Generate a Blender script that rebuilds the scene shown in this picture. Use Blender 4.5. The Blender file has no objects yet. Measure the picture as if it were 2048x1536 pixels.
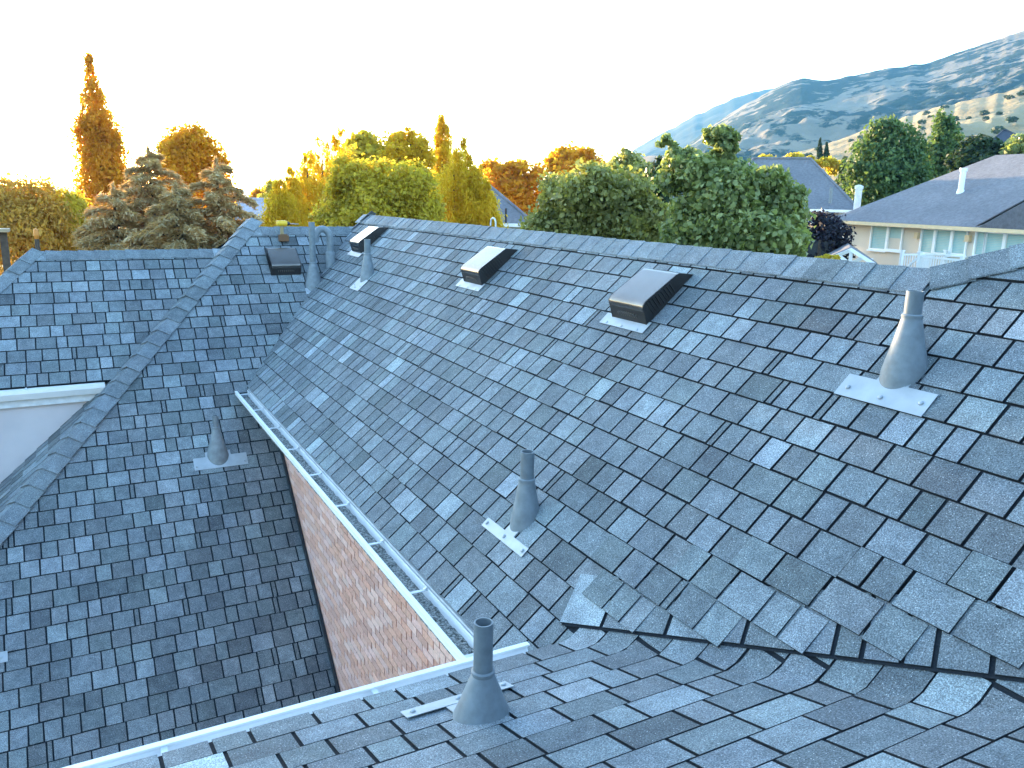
import bpy, math, random
import numpy as np
from mathutils import Vector, Matrix, noise

random.seed(7)
rng = np.random.default_rng(7)
SC = bpy.context.scene
COL = SC.collection
V = Vector

# ------------------------------------------------------------------ camera
FPX = 1633.3                                  # focal length in pixels of the 2048 wide photograph
PITCH, ROLL, YAW = (math.radians(a) for a in (13.08, 1.17, 28.51))
_fw = V((math.sin(YAW) * math.cos(PITCH), math.cos(YAW) * math.cos(PITCH), -math.sin(PITCH)))
_rt = V((math.cos(YAW), -math.sin(YAW), 0))
_up = _rt.cross(_fw)
RT = _rt * math.cos(ROLL) + _up * math.sin(ROLL)
UP = -_rt * math.sin(ROLL) + _up * math.cos(ROLL)
FW = _fw
cam_data = bpy.data.cameras.new('camera')
cam = bpy.data.objects.new('camera', cam_data)
COL.objects.link(cam)
cam.matrix_world = Matrix(((RT.x, UP.x, -FW.x, 0), (RT.y, UP.y, -FW.y, 0), (RT.z, UP.z, -FW.z, 0), (0, 0, 0, 1)))
cam_data.sensor_width = 36
cam_data.lens = FPX / 2048 * 36
cam_data.clip_start = 0.05
cam_data.clip_end = 20000
SC.camera = cam


def ray(px, py):
    return FW + RT * ((px - 1024) / FPX) + UP * ((768 - py) / FPX)


def at(px, py, D):
    """the point seen at that place of the photograph, D metres away along the ground"""
    r = ray(px, py)
    return r * (D / math.hypot(r.x, r.y))


def proj(p):
    d = p.dot(FW)
    return (1024 + FPX * p.dot(RT) / d, 768 - FPX * p.dot(UP) / d, d)


# ------------------------------------------------------------------ light
SUN_ELEV = math.radians(4.2)
_s = ray(-60, 330)
SUN_AZ = math.atan2(_s.x, _s.y)               # clockwise from +Y
world = bpy.data.worlds.new('World')
SC.world = world
world.use_nodes = True
wn = world.node_tree
bg = wn.nodes['Background']
sky = wn.nodes.new('ShaderNodeTexSky')
sky.sky_type = 'NISHITA'
sky.sun_disc = False
sky.sun_elevation = SUN_ELEV
sky.sun_rotation = SUN_AZ
sky.altitude = 1400
sky.air_density = 1.0
sky.dust_density = 1.2
sky.ozone_density = 1.5
wn.links.new(sky.outputs[0], bg.inputs[0])
bg.inputs[1].default_value = 0.15

sun_data = bpy.data.lights.new('sun', 'SUN')
sun_data.energy = 2.3
sun_data.angle = math.radians(0.5)
sun_data.color = (1.0, 0.72, 0.42)
sun = bpy.data.objects.new('sun', sun_data)
COL.objects.link(sun)
sdir = V((math.sin(SUN_AZ) * math.cos(SUN_ELEV), math.cos(SUN_AZ) * math.cos(SUN_ELEV), math.sin(SUN_ELEV)))
sun.rotation_euler = sdir.to_track_quat('Z', 'Y').to_euler()

SC.view_settings.view_transform = 'Standard'
SC.view_settings.look = 'None'
SC.view_settings.gamma = 1
SC.view_settings.use_curve_mapping = False
SC.view_settings.exposure = 3.8
SC.render.engine = 'CYCLES'
SC.cycles.use_denoising = True
SC.cycles.max_bounces = 8
SC.cycles.volume_bounces = 0

GROUND = -8.8
HAZE = 0.00012


# ------------------------------------------------------------------ materials
def new_mat(name):
    m = bpy.data.materials.new(name)
    m.use_nodes = True
    nt = m.node_tree
    b = nt.nodes['Principled BSDF']
    return m, nt, b


def N(nt, t, **kw):
    n = nt.nodes.new(t)
    for k, v in kw.items():
        setattr(n, k, v)
    return n


def ramp(nt, src, stops):
    r = N(nt, 'ShaderNodeValToRGB')
    cr = r.color_ramp
    while len(cr.elements) < len(stops):
        cr.elements.new(0.5)
    for e, (p, c) in zip(cr.elements, stops):
        e.position = p
        e.color = (*c, 1) if len(c) == 3 else c
    nt.links.new(src, r.inputs[0])
    return r.outputs[0]


def mixc(nt, a, b, f, mode='MIX'):
    m = N(nt, 'ShaderNodeMix', data_type='RGBA', blend_type=mode)
    for sock, v in ((m.inputs[6], a), (m.inputs[7], b), (m.inputs[0], f)):
        if hasattr(v, 'links') or hasattr(v, 'is_linked'):
            nt.links.new(v, sock)
        elif isinstance(v, (int, float)):
            sock.default_value = v
        else:
            sock.default_value = (*v, 1)
    return m.outputs[2]


def tex_noise(nt, scale, detail=3, rough=0.55, coord='pos'):
    n = N(nt, 'ShaderNodeTexNoise')
    n.inputs['Scale'].default_value = scale
    n.inputs['Detail'].default_value = detail
    n.inputs['Roughness'].default_value = rough
    if coord == 'pos':
        g = N(nt, 'ShaderNodeNewGeometry')
        nt.links.new(g.outputs['Position'], n.inputs['Vector'])
    else:
        c = N(nt, 'ShaderNodeTexCoord')
        nt.links.new(c.outputs['Object'], n.inputs['Vector'])
    return n.outputs[0]


def bump(nt, b, src, strength, dist):
    bn = N(nt, 'ShaderNodeBump')
    bn.inputs['Strength'].default_value = strength
    bn.inputs['Distance'].default_value = dist
    nt.links.new(src, bn.inputs['Height'])
    nt.links.new(bn.outputs[0], b.inputs['Normal'])


def simple(name, col, rough=0.5, metal=0.0, var=0.12, scale=6.0, bmp=0.0, bscale=60, spec=0.5):
    m, nt, b = new_mat(name)
    n = tex_noise(nt, scale, 4)
    lo = tuple(c * (1 - var) for c in col)
    hi = tuple(min(1, c * (1 + var)) for c in col)
    nt.links.new(ramp(nt, n, [(0.3, lo), (0.7, hi)]), b.inputs['Base Color'])
    b.inputs['Roughness'].default_value = rough
    b.inputs['Metallic'].default_value = metal
    b.inputs['Specular IOR Level'].default_value = spec
    if bmp:
        bump(nt, b, tex_noise(nt, bscale, 3), bmp, 0.004)
    return m


def shingle_mat(name, per_object):
    """mineral granules over the colour of each single shingle"""
    m, nt, b = new_mat(name)
    if per_object:
        src = N(nt, 'ShaderNodeObjectInfo').outputs['Color']
    else:
        a = N(nt, 'ShaderNodeAttribute', attribute_name='tone')
        src = a.outputs['Color']
    fine = tex_noise(nt, 170, 2, 0.7)
    g1 = ramp(nt, fine, [(0.30, (0.36, 0.37, 0.39)), (0.5, (0.93, 0.95, 0.96)), (0.70, (1.95, 2.0, 2.02))])
    c = mixc(nt, src, g1, 1.0, 'MULTIPLY')
    g = N(nt, 'ShaderNodeNewGeometry')
    vo = N(nt, 'ShaderNodeTexVoronoi')
    vo.inputs['Scale'].default_value = 90
    nt.links.new(g.outputs['Position'], vo.inputs['Vector'])
    sp = ramp(nt, vo.outputs['Distance'], [(0.0, (1, 1, 1)), (0.16, (1, 1, 1)), (0.22, (0, 0, 0))])
    sel = N(nt, 'ShaderNodeSeparateColor')
    nt.links.new(vo.outputs['Color'], sel.inputs[0])
    th = N(nt, 'ShaderNodeMath', operation='GREATER_THAN')
    th.inputs[1].default_value = 0.72
    nt.links.new(sel.outputs[0], th.inputs[0])
    mu = N(nt, 'ShaderNodeMath', operation='MULTIPLY')
    nt.links.new(sp, mu.inputs[0])
    nt.links.new(th.outputs[0], mu.inputs[1])
    c = mixc(nt, c, (0.52, 0.56, 0.57), mu.outputs[0])
    midn = tex_noise(nt, 11, 3, 0.6)
    c = mixc(nt, c, ramp(nt, midn, [(0.3, (0.80, 0.80, 0.81)), (0.7, (1.18, 1.17, 1.16))]), 1.0, 'MULTIPLY')
    big = tex_noise(nt, 1.6, 4)
    c = mixc(nt, c, ramp(nt, big, [(0.3, (0.8, 0.8, 0.82)), (0.7, (1.15, 1.14, 1.12))]), 1.0, 'MULTIPLY')
    nt.links.new(c, b.inputs['Base Color'])
    b.inputs['Roughness'].default_value = 0.82
    b.inputs['Specular IOR Level'].default_value = 0.35
    bump(nt, b, fine, 0.5, 0.003)
    return m


def leaf_mat(name, c1, c2, trans, tfac=0.45, rough=0.55):
    m, nt, b = new_mat(name)
    g = N(nt, 'ShaderNodeNewGeometry')
    col = ramp(nt, g.outputs['Random Per Island'], [(0.0, c1), (1.0, c2)])
    n = tex_noise(nt, 0.9, 2)
    col = mixc(nt, col, ramp(nt, n, [(0.35, (0.72, 0.75, 0.72)), (0.65, (1.2, 1.18, 1.1))]), 1.0, 'MULTIPLY')
    nt.links.new(col, b.inputs['Base Color'])
    b.inputs['Roughness'].default_value = rough
    b.inputs['Specular IOR Level'].default_value = 0.3
    t = N(nt, 'ShaderNodeBsdfTranslucent')
    t.inputs[0].default_value = (*trans, 1)
    mx = N(nt, 'ShaderNodeMixShader')
    mx.inputs[0].default_value = tfac
    nt.links.new(b.outputs[0], mx.inputs[1])
    nt.links.new(t.outputs[0], mx.inputs[2])
    nt.links.new(mx.outputs[0], nt.nodes['Material Output'].inputs[0])
    return m


M_SH = shingle_mat('shingle_granules', True)
M_SHX = shingle_mat('shingle_granules_field', False)
M_EDGE = simple('shingle_cut_edge', (0.034, 0.038, 0.043), 0.95, var=0.2, scale=80, spec=0.1)
M_DECK = simple('shingle_underlayer', (0.022, 0.026, 0.032), 0.95, var=0.25, scale=120, spec=0.1)
M_WHITE = simple('white_painted_metal', (0.84, 0.84, 0.84), 0.38, var=0.05, scale=5)
M_WHITED = simple('weathered_white_metal', (0.62, 0.64, 0.66), 0.5, var=0.14, scale=9)
M_GALV = simple('grey_painted_metal', (0.185, 0.215, 0.235), 0.55, var=0.2, scale=14, bmp=0.25, bscale=22)
M_GALVL = simple('galvanised_plate', (0.37, 0.40, 0.425), 0.42, metal=0.15, var=0.12, scale=8)
M_PIPE = simple('grey_pipe', (0.15, 0.18, 0.2), 0.55, var=0.16, scale=18)
M_PIPEIN = simple('pipe_inside', (0.015, 0.015, 0.018), 0.9)
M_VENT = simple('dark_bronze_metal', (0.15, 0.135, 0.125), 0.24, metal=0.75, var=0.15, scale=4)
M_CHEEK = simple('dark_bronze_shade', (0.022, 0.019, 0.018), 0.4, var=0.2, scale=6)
M_GRILLE = simple('vent_grille', (0.10, 0.09, 0.08), 0.5)
M_MORTAR = simple('mortar', (0.20, 0.115, 0.09), 0.95, var=0.2, scale=40)
M_STUCCO = simple('pale_stucco', (0.54, 0.50, 0.52), 0.9, var=0.10, scale=1.3, bmp=0.3, bscale=90)
M_STEEL = simple('dark_flashing', (0.018, 0.022, 0.028), 0.45)


def brick_mat():
    m, nt, b = new_mat('brick_clay')
    o = N(nt, 'ShaderNodeObjectInfo')
    n = tex_noise(nt, 45, 4)
    c = mixc(nt, o.outputs['Color'], ramp(nt, n, [(0.3, (0.8, 0.78, 0.76)), (0.7, (1.15, 1.15, 1.15))]), 1.0, 'MULTIPLY')
    nt.links.new(c, b.inputs['Base Color'])
    b.inputs['Roughness'].default_value = 0.88
    bump(nt, b, n, 0.4, 0.004)
    return m


def brick_field_mat():
    m, nt, b = new_mat('brick_clay_field')
    a = N(nt, 'ShaderNodeAttribute', attribute_name='tone')
    nt.links.new(a.outputs['Color'], b.inputs['Base Color'])
    b.inputs['Roughness'].default_value = 0.88
    return m


M_BRICK = brick_mat()
M_BRICKX = brick_field_mat()


def debris_mat():
    m, nt, b = new_mat('gutter_grit')
    n = tex_noise(nt, 55, 5, 0.75)
    nt.links.new(ramp(nt, n, [(0.38, (0.03, 0.035, 0.03)), (0.5, (0.2, 0.21, 0.2)), (0.62, (0.45, 0.46, 0.45))]), b.inputs['Base Color'])
    b.inputs['Roughness'].default_value = 0.95
    bump(nt, b, n, 0.9, 0.01)
    return m


M_GRIT = debris_mat()


def ground_mat():
    m, nt, b = new_mat('valley_ground')
    n = tex_noise(nt, 0.03, 6, 0.65)
    n2 = tex_noise(nt, 0.004, 4, 0.6)
    c = ramp(nt, n, [(0.3, (0.05, 0.075, 0.025)), (0.5, (0.10, 0.11, 0.05)), (0.7, (0.2, 0.17, 0.10))])
    c = mixc(nt, c, (0.16, 0.15, 0.12), ramp(nt, n2, [(0.4, (0, 0, 0)), (0.6, (0.6, 0.6, 0.6))]))
    nt.links.new(c, b.inputs['Base Color'])
    b.inputs['Roughness'].default_value = 1
    return m


def hill_mat(name, grass1, grass2, shrub, s_scale, lo, hi, tint=1.0):
    m, nt, b = new_mat(name)
    n = tex_noise(nt, s_scale, 6, 0.62)
    n3 = tex_noise(nt, s_scale * 0.17, 3, 0.5)
    n2 = tex_noise(nt, s_scale * 0.4, 4, 0.6)
    mix = N(nt, 'ShaderNodeMath', operation='ADD')
    nt.links.new(n, mix.inputs[0])
    nt.links.new(n3, mix.inputs[1])
    g = ramp(nt, n2, [(0.35, grass1), (0.65, grass2)])
    c = mixc(nt, g, shrub, ramp(nt, mix.outputs[0], [(lo, (0, 0, 0)), (hi, (1, 1, 1))]))
    nt.links.new(c, b.inputs['Base Color'])
    b.inputs['Roughness'].default_value = 1
    b.inputs['Specular IOR Level'].default_value = 0.1
    bump(nt, b, mix.outputs[0], 1.0, 6.0)
    return m


# ------------------------------------------------------------------ mesh helpers
def mesh_from(name, verts, faces, smooth=False):
    me = bpy.data.meshes.new(name)
    me.from_pydata([tuple(v) for v in verts], [], faces)
    if smooth:
        me.polygons.foreach_set('use_smooth', [True] * len(me.polygons))
    me.update()
    return me


def link(name, me, mat=None, parent=None, mw=None):
    o = bpy.data.objects.new(name, me)
    COL.objects.link(o)
    if mat is not None and me is not None and not me.materials:
        for m_ in (mat if isinstance(mat, (list, tuple)) else [mat]):
            me.materials.append(m_)
    if parent is not None:
        o.parent = parent
    if mw is not None:
        o.matrix_local = mw
    return o


class MB:
    """collects verts and faces, becomes one mesh object"""
    def __init__(s):
        s.v, s.f, s.mi = [], [], []

    def add(s, vs, fs, mi=0):
        k = len(s.v)
        s.v += [V(p) for p in vs]
        s.f += [tuple(i + k for i in f) for f in fs]
        s.mi += [mi] * len(fs)
        return s

    def box(s, c, dims, X=V((1, 0, 0)), Y=V((0, 1, 0)), Z=V((0, 0, 1)), mi=0):
        hx, hy, hz = (d / 2 for d in dims)
        vs = [V(c) + X * (a * hx) + Y * (b * hy) + Z * (d * hz) for a in (-1, 1) for b in (-1, 1) for d in (-1, 1)]
        fs = [(0, 1, 3, 2), (4, 6, 7, 5), (0, 4, 5, 1), (2, 3, 7, 6), (0, 2, 6, 4), (1, 5, 7, 3)]
        return s.add(vs, fs, mi)

    def bar(s, a, b, w, h, upv=V((0, 0, 1)), mi=0):
        a, b = V(a), V(b)
        d = (b - a)
        X = d.normalized()
        Y = upv.cross(X)
        Y = Y.normalized() if Y.length > 1e-4 else V((1, 0, 0))
        Z = X.cross(Y)
        return s.box((a + b) / 2, (d.length, w, h), X, Y, Z, mi)

    def tube(s, pts, rads, n=12, cap=True, mi=0):
        pts = [V(p) for p in pts]
        rings = []
        prev = None
        for i, p in enumerate(pts):
            t = (pts[min(i + 1, len(pts) - 1)] - pts[max(i - 1, 0)]).normalized()
            a = prev if prev is not None else (V((1, 0, 0)) if abs(t.x) < 0.9 else V((0, 1, 0)))
            a = (a - t * a.dot(t)).normalized()
            prev = a
            b = t.cross(a)
            r = rads[i] if isinstance(rads, (list, tuple)) else rads
            rings.append([p + (a * math.cos(2 * math.pi * k / n) + b * math.sin(2 * math.pi * k / n)) * r for k in range(n)])
        vs = [q for r in rings for q in r]
        fs = [(i * n + k, i * n + (k + 1) % n, (i + 1) * n + (k + 1) % n, (i + 1) * n + k) for i in range(len(rings) - 1) for k in range(n)]
        if cap:
            fs += [tuple(range(n))[::-1], tuple((len(rings) - 1) * n + k for k in range(n))]
        return s.add(vs, fs, mi)

    def extrude(s, profile, a, b, X, Z, cap=True, mi=0):
        """closed 2-D profile (x, z) swept from point a to point b"""
        n = len(profile)
        vs = [V(p) + X * x + Z * z for p in (a, b) for x, z in profile]
        fs = [(k, (k + 1) % n, n + (k + 1) % n, n + k) for k in range(n)]
        if cap:
            fs += [tuple(range(n))[::-1], tuple(range(n, 2 * n))]
        return s.add(vs, fs, mi)

    def build(s, name, mat, parent=None, smooth=False):
        me = mesh_from(name, s.v, s.f, smooth)
        for m_ in (mat if isinstance(mat, (list, tuple)) else [mat]):
            me.materials.append(m_)
        if any(s.mi):
            me.polygons.foreach_set('material_index', s.mi)
        return link(name, me, None, parent)


def smooth_angle(o, deg=35):
    me = o.data
    me.polygons.foreach_set('use_smooth', [True] * len(me.polygons))
    try:
        me.set_sharp_from_angle(angle=math.radians(deg))
    except Exception:
        pass
    return o


def empty(name, loc=(0, 0, 0)):
    o = bpy.data.objects.new(name, None)
    COL.objects.link(o)
    o.location = loc
    o.empty_display_size = 0.2
    return o


def tag(o, label, cat, group=None):
    o['label'] = label
    o['category'] = cat
    if group:
        o['group'] = group
    return o


def settle(root):
    """keep children where they were built although the thing's base is elsewhere"""
    bpy.context.view_layer.update()
    inv = Matrix.Translation(root.location).inverted()
    for c in root.children:
        c.matrix_parent_inverse = inv
    return root


def kind(o, k):
    o['kind'] = k
    return o


# ------------------------------------------------------------------ sky, ground, hills
gm = MB()
gs = 3900
gm.add([(-gs, -gs, GROUND), (gs, -gs, GROUND), (gs, gs, GROUND), (-gs, gs, GROUND)], [(0, 1, 2, 3)])
kind(gm.build('ground', ground_mat()), 'structure')


def interp(pts, x):
    if x <= pts[0][0]:
        return pts[0][1]
    for (x0, y0), (x1, y1) in zip(pts, pts[1:]):
        if x <= x1:
            t = (x - x0) / (x1 - x0)
            return y0 + (y1 - y0) * t
    return pts[-1][1]


def hill(name, sil, Dn, Df, amp, nscale, mat, power=1.0, nx=170, ny=60, seed=0.0, jag=0.0):
    x0, x1 = sil[0][0], sil[-1][0]
    vs = []
    for i in range(nx):
        px = x0 + (x1 - x0) * i / (nx - 1)
        crest = at(px, sum(interp(sil, px + o_) * w_ for o_, w_ in ((-24, 1), (-12, 2), (0, 3), (12, 2), (24, 1))) / 9, Df)
        flat = V((crest.x, crest.y, 0)).normalized()
        H = crest.z + jag * noise.noise(V((px * 0.05, seed, 3))) - GROUND
        for j in range(ny):
            t = j / (ny - 6) if j < ny - 5 else 1 + (j - ny + 6) * 0.07
            D = Dn + (Df - Dn) * t
            if t <= 1:
                h = H * t ** power
            else:
                h = H * (1 - (t - 1) * 1.5)
            p = flat * D
            w = max(0.0, math.sin(math.pi * min(t, 1))) * max(0.0, 1 - t) ** 1.1 * 1.5
            q = V((p.x, p.y, 0)) * nscale + V((seed, seed * 1.7, 0))
            nz = 1 - 2 * abs(noise.fractal(q, 0.9, 2.1, 5))
            vs.append((p.x, p.y, GROUND - 0.6 + h + amp * w * (nz - 0.55)))
    fs = [(i * ny + j, (i + 1) * ny + j, (i + 1) * ny + j + 1, i * ny + j + 1) for i in range(nx - 1) for j in range(ny - 1)]
    o = link(name, mesh_from(name, vs, fs, True), mat)
    return kind(o, 'structure')


hill('far_mountain', [(1180, 352), (1265, 300), (1330, 262), (1400, 226), (1480, 190), (1540, 177), (1620, 170), (1750, 190), (1900, 230)],
     1500, 2700, 60, 0.0016, hill_mat('far_slope', (0.045, 0.055, 0.05), (0.07, 0.075, 0.065), (0.015, 0.028, 0.022), 0.01, 0.85, 1.05), 1.0, 120, 40, 3.1, 6)
hill('mountain', [(1290, 352), (1370, 292), (1450, 232), (1500, 203), (1545, 180), (1580, 160), (1606, 153), (1640, 160), (1660, 160), (1700, 151), (1760, 139), (1800, 132),
                  (1850, 127), (1900, 110), (1960, 88), (2000, 76), (2048, 60), (2150, 20), (2300, -30), (2600, -40)],
     520, 1500, 40, 0.004, hill_mat('mountain_slope', (0.16, 0.14, 0.105), (0.25, 0.205, 0.15), (0.010, 0.028, 0.022), 0.04, 0.93, 1.09), 1.25, 260, 110, 9.7, 2.0)
hill('foothill', [(1380, 372), (1480, 341), (1560, 313), (1640, 290), (1720, 262), (1800, 236), (1860, 216), (1950, 196), (2048, 172), (2200, 130), (2500, 60)],
     230, 560, 9, 0.009, hill_mat('foothill_slope', (0.24, 0.19, 0.105), (0.37, 0.29, 0.165), (0.07, 0.09, 0.035), 0.05, 1.12, 1.2), 0.9, 170, 60, 5.2, 1.5)
hill('low_hill', [(1080, 372), (1150, 340), (1195, 322), (1240, 318), (1290, 312), (1330, 308), (1420, 330), (1500, 368)],
     320, 700, 8, 0.012, hill_mat('low_hill_slope', (0.30, 0.20, 0.13), (0.38, 0.27, 0.18), (0.08, 0.08, 0.035), 0.04, 1.05, 1.2), 0.8, 70, 40, 8.8, 2)
hill('valley_rim', [(-500, 372), (-200, 366), (0, 372), (60, 375), (120, 373), (200, 374), (330, 372), (480, 378), (600, 374), (800, 378), (1000, 380), (1150, 378)],
     2600, 3400, 4, 0.006, hill_mat('rim_slope', (0.16, 0.13, 0.10), (0.22, 0.19, 0.15), (0.05, 0.06, 0.04), 0.02, 0.95, 1.1), 1.0, 90, 24, 2.2, 2)


# ------------------------------------------------------------------ main house roof geometry
TH = math.radians(42)
CT, ST = math.cos(TH), math.sin(TH)
TT = math.tan(TH)
E = 0.19                                     # exposure of a shingle course


class Slope:
    """a roof plane: a along the eave, b up the slope, h out of it"""
    def __init__(s, o, A, B):
        s.o, s.A, s.B = V(o), V(A).normalized(), V(B).normalized()
        s.Nn = s.A.cross(s.B)
        if s.Nn.z < 0:
            s.Nn = -s.Nn

    def P(s, a, b, h=0.0):
        return s.o + s.A * a + s.B * b + s.Nn * h

    def ab(s, p):
        d = V(p) - s.o
        return d.dot(s.A), d.dot(s.B)

    def mw(s, a, b, h=0.0, rot=0.0):
        A = s.A * math.cos(rot) + s.B * math.sin(rot)
        B = -s.A * math.sin(rot) + s.B * math.cos(rot)
        p = s.P(a, b, h)
        n = s.Nn
        return Matrix(((A.x, B.x, n.x, p.x), (A.y, B.y, n.y, p.y), (A.z, B.z, n.z, p.z), (0, 0, 0, 1)))


def clip(poly, planes):
    """planes: (nx, ny, c) keep nx*a + ny*b <= c"""
    for nx, ny, c in planes:
        out = []
        for i in range(len(poly)):
            p, q = poly[i - 1], poly[i]
            dp, dq = nx * p[0] + ny * p[1] - c, nx * q[0] + ny * q[1] - c
            if (dp <= 0) != (dq <= 0):
                t = dp / (dp - dq)
                out.append((p[0] + (q[0] - p[0]) * t, p[1] + (q[1] - p[1]) * t))
            if dq <= 0:
                out.append(q)
        poly = out
        if len(poly) < 3:
            return []
    return poly


def area(poly):
    return 0.5 * abs(sum(poly[i - 1][0] * poly[i][1] - poly[i][0] * poly[i - 1][1] for i in range(len(poly))))


def line_plane(p, q, keep):
    """half plane through p, q that keeps the point keep"""
    nx, ny = q[1] - p[1], p[0] - q[0]
    c = nx * p[0] + ny * p[1]
    if nx * keep[0] + ny * keep[1] > c:
        nx, ny, c = -nx, -ny, -c
    return nx, ny, c


TONES = [((0.118, 0.140, 0.152), 5), ((0.142, 0.166, 0.178), 8), ((0.168, 0.192, 0.204), 7), ((0.160, 0.168, 0.175), 3), ((0.215, 0.243, 0.255), 3), ((0.30, 0.335, 0.345), 1)]
_tl = [t for t, w in TONES for _ in range(int(w * 5))]


def tone():
    v = math.exp(random.gauss(0, 0.15))
    q = random.random()
    if q < 0.09:
        v *= 1.38
    elif q < 0.22:
        v *= 1.18
    elif q < 0.36:
        v *= 0.82
    c = random.choice(((0.156, 0.181, 0.194), (0.156, 0.181, 0.194), (0.158, 0.180, 0.197), (0.162, 0.179, 0.190), (0.154, 0.182, 0.190)))
    return tuple(min(0.42, k * v) for k in c)


HB, HT = 0.012, 0.003
_tabmesh = {}


def tab_mesh(w, l):
    key = (round(w, 3), round(l, 3))
    if key not in _tabmesh:
        r = random.Random(int(w * 1000))
        h = w / 2
        vs = [(-h, 0, 0), (h, 0, 0), (h, l, 0), (-h, l, 0), (-h, 0, HB), (h, 0, HB), (h, l, HT), (-h, l, HT)]
        fs = [(4, 5, 6, 7), (0, 1, 5, 4), (1, 2, 6, 5), (2, 3, 7, 6), (3, 0, 4, 7)]
        me = mesh_from('shingle', vs, fs)
        me.materials.append(M_SH)
        me.materials.append(M_EDGE)
        me.polygons.foreach_set('material_index', [0, 1, 1, 1, 1])
        _tabmesh[key] = me
    return _tabmesh[key]


WIDTHS = (0.125, 0.155, 0.18, 0.205, 0.235, 0.275)
WEIGHTS = (2, 4, 5, 5, 3, 2)


def lay(slope, a0, a1, rows, planes_for, b0=0.0, gap=0.016, seed=1, extra=None, wscale=1.0):
    """list of tabs of a slope: (poly in a, b; bottom b; whole or not)"""
    r = random.Random(seed)
    tabs = []
    for k in range(rows):
        b = b0 + k * E
        a = a0 - r.uniform(0, 0.3)
        while a < a1:
            w = r.choices(WIDTHS, WEIGHTS)[0] * wscale
            if r.random() < 0.03:
                w = 0.052
            drop = r.choice((0, 0, 0, 0.004, -0.004))
            l = E - 0.007
            poly = [(a, b + drop), (a + w - gap, b + drop), (a + w - gap, b + l), (a, b + l)]
            full = area(poly)
            cp = clip(poly, planes_for(a + w / 2, b + l / 2))
            if cp and area(cp) > 0.0012:
                tabs.append((cp, b + drop, area(cp) > full * 0.999, w - gap, l - drop, a + (w - gap) / 2))
            a += w
    return tabs


def in_view(p, m=60):
    if p.dot(FW) < 0.3:
        return False
    x, y, d = proj(p)
    return -m < x < 2048 + m and -m < y < 1536 + m


def shingle(slope, tabs, parent, limit=300, lift_fun=None, rotj=0.006):
    """the tabs that show largest become objects, the others one field"""
    ranked = []
    for t in tabs:
        c = slope.P(sum(p[0] for p in t[0]) / len(t[0]), sum(p[1] for p in t[0]) / len(t[0]))
        if not in_view(c):
            ranked.append((0.0, t))
            continue
        d = c.length
        ranked.append((area(t[0]) * abs(c.normalized().dot(slope.Nn)) / d ** 2, t))
    ranked.sort(key=lambda q: -q[0])
    fv, ff, fc = [], [], []
    n_obj = 0
    for score, (poly, b, whole, w, l, ac) in ranked:
        col = tone()
        if w < 0.06:
            col = (0.13, 0.15, 0.16)
        lift = random.uniform(0, 0.002) + (lift_fun(poly) if lift_fun else 0)
        if score > 0 and n_obj < limit:
            n_obj += 1
            if whole:
                o = bpy.data.objects.new('shingle', tab_mesh(w, l))
                COL.objects.link(o)
                o.parent = parent
                o.matrix_local = slope.mw(ac, b, lift, random.gauss(0, rotj))
            else:
                n = len(poly)
                hs = [HB + (HT - HB) * (p[1] - b) / max(l, 0.01) for p in poly]
                vs = [slope.P(p[0], p[1], 0.0) for p in poly] + [slope.P(p[0], p[1], h + lift) for p, h in zip(poly, hs)]
                fs = [tuple(range(n, 2 * n))] + [(i, (i + 1) % n, n + (i + 1) % n, n + i) for i in range(n)]
                o = link('shingle', mesh_from('shingle', vs, fs), (M_SH, M_EDGE), parent)
                o.data.polygons.foreach_set('material_index', [0] + [1] * n)
            o.color = (*col, 1)
        else:
            n = len(poly)
            k = len(fv)
            hs = [HB + (HT - HB) * (p[1] - b) / max(l, 0.01) for p in poly]
            fv += [slope.P(p[0], p[1], 0.0) for p in poly] + [slope.P(p[0], p[1], h + lift) for p, h in zip(poly, hs)]
            fs = [tuple(range(k + n, k + 2 * n))] + [(k + i, k + (i + 1) % n, k + n + (i + 1) % n, k + n + i) for i in range(n)]
            ff += fs
            fc += [col] + [(0.03, 0.034, 0.038)] * n
    if ff:
        me = mesh_from('shingle_field', fv, ff)
        at_ = me.attributes.new('tone', 'FLOAT_COLOR', 'FACE')
        at_.data.foreach_set('color', [x for c in fc for x in (*c, 1.0)])
        o = link('shingle_field', me, M_SHX, parent)
        kind(o, 'stuff')


def deck(name, pts, parent, mat=None, thick=0.04):
    n = len(pts)
    c = sum((V(p) for p in pts), V((0, 0, 0))) / n
    nn = (V(pts[1]) - V(pts[0])).cross(V(pts[2]) - V(pts[1])).normalized()
    if nn.z < 0:
        nn = -nn
    vs = [V(p) for p in pts] + [V(p) - nn * thick for p in pts]
    fs = [tuple(range(n)), tuple(range(2 * n - 1, n - 1, -1))] + [(i, n + i, n + (i + 1) % n, (i + 1) % n) for i in range(n)]
    return link(name, mesh_from(name, vs, fs), mat or M_DECK, parent)


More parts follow.
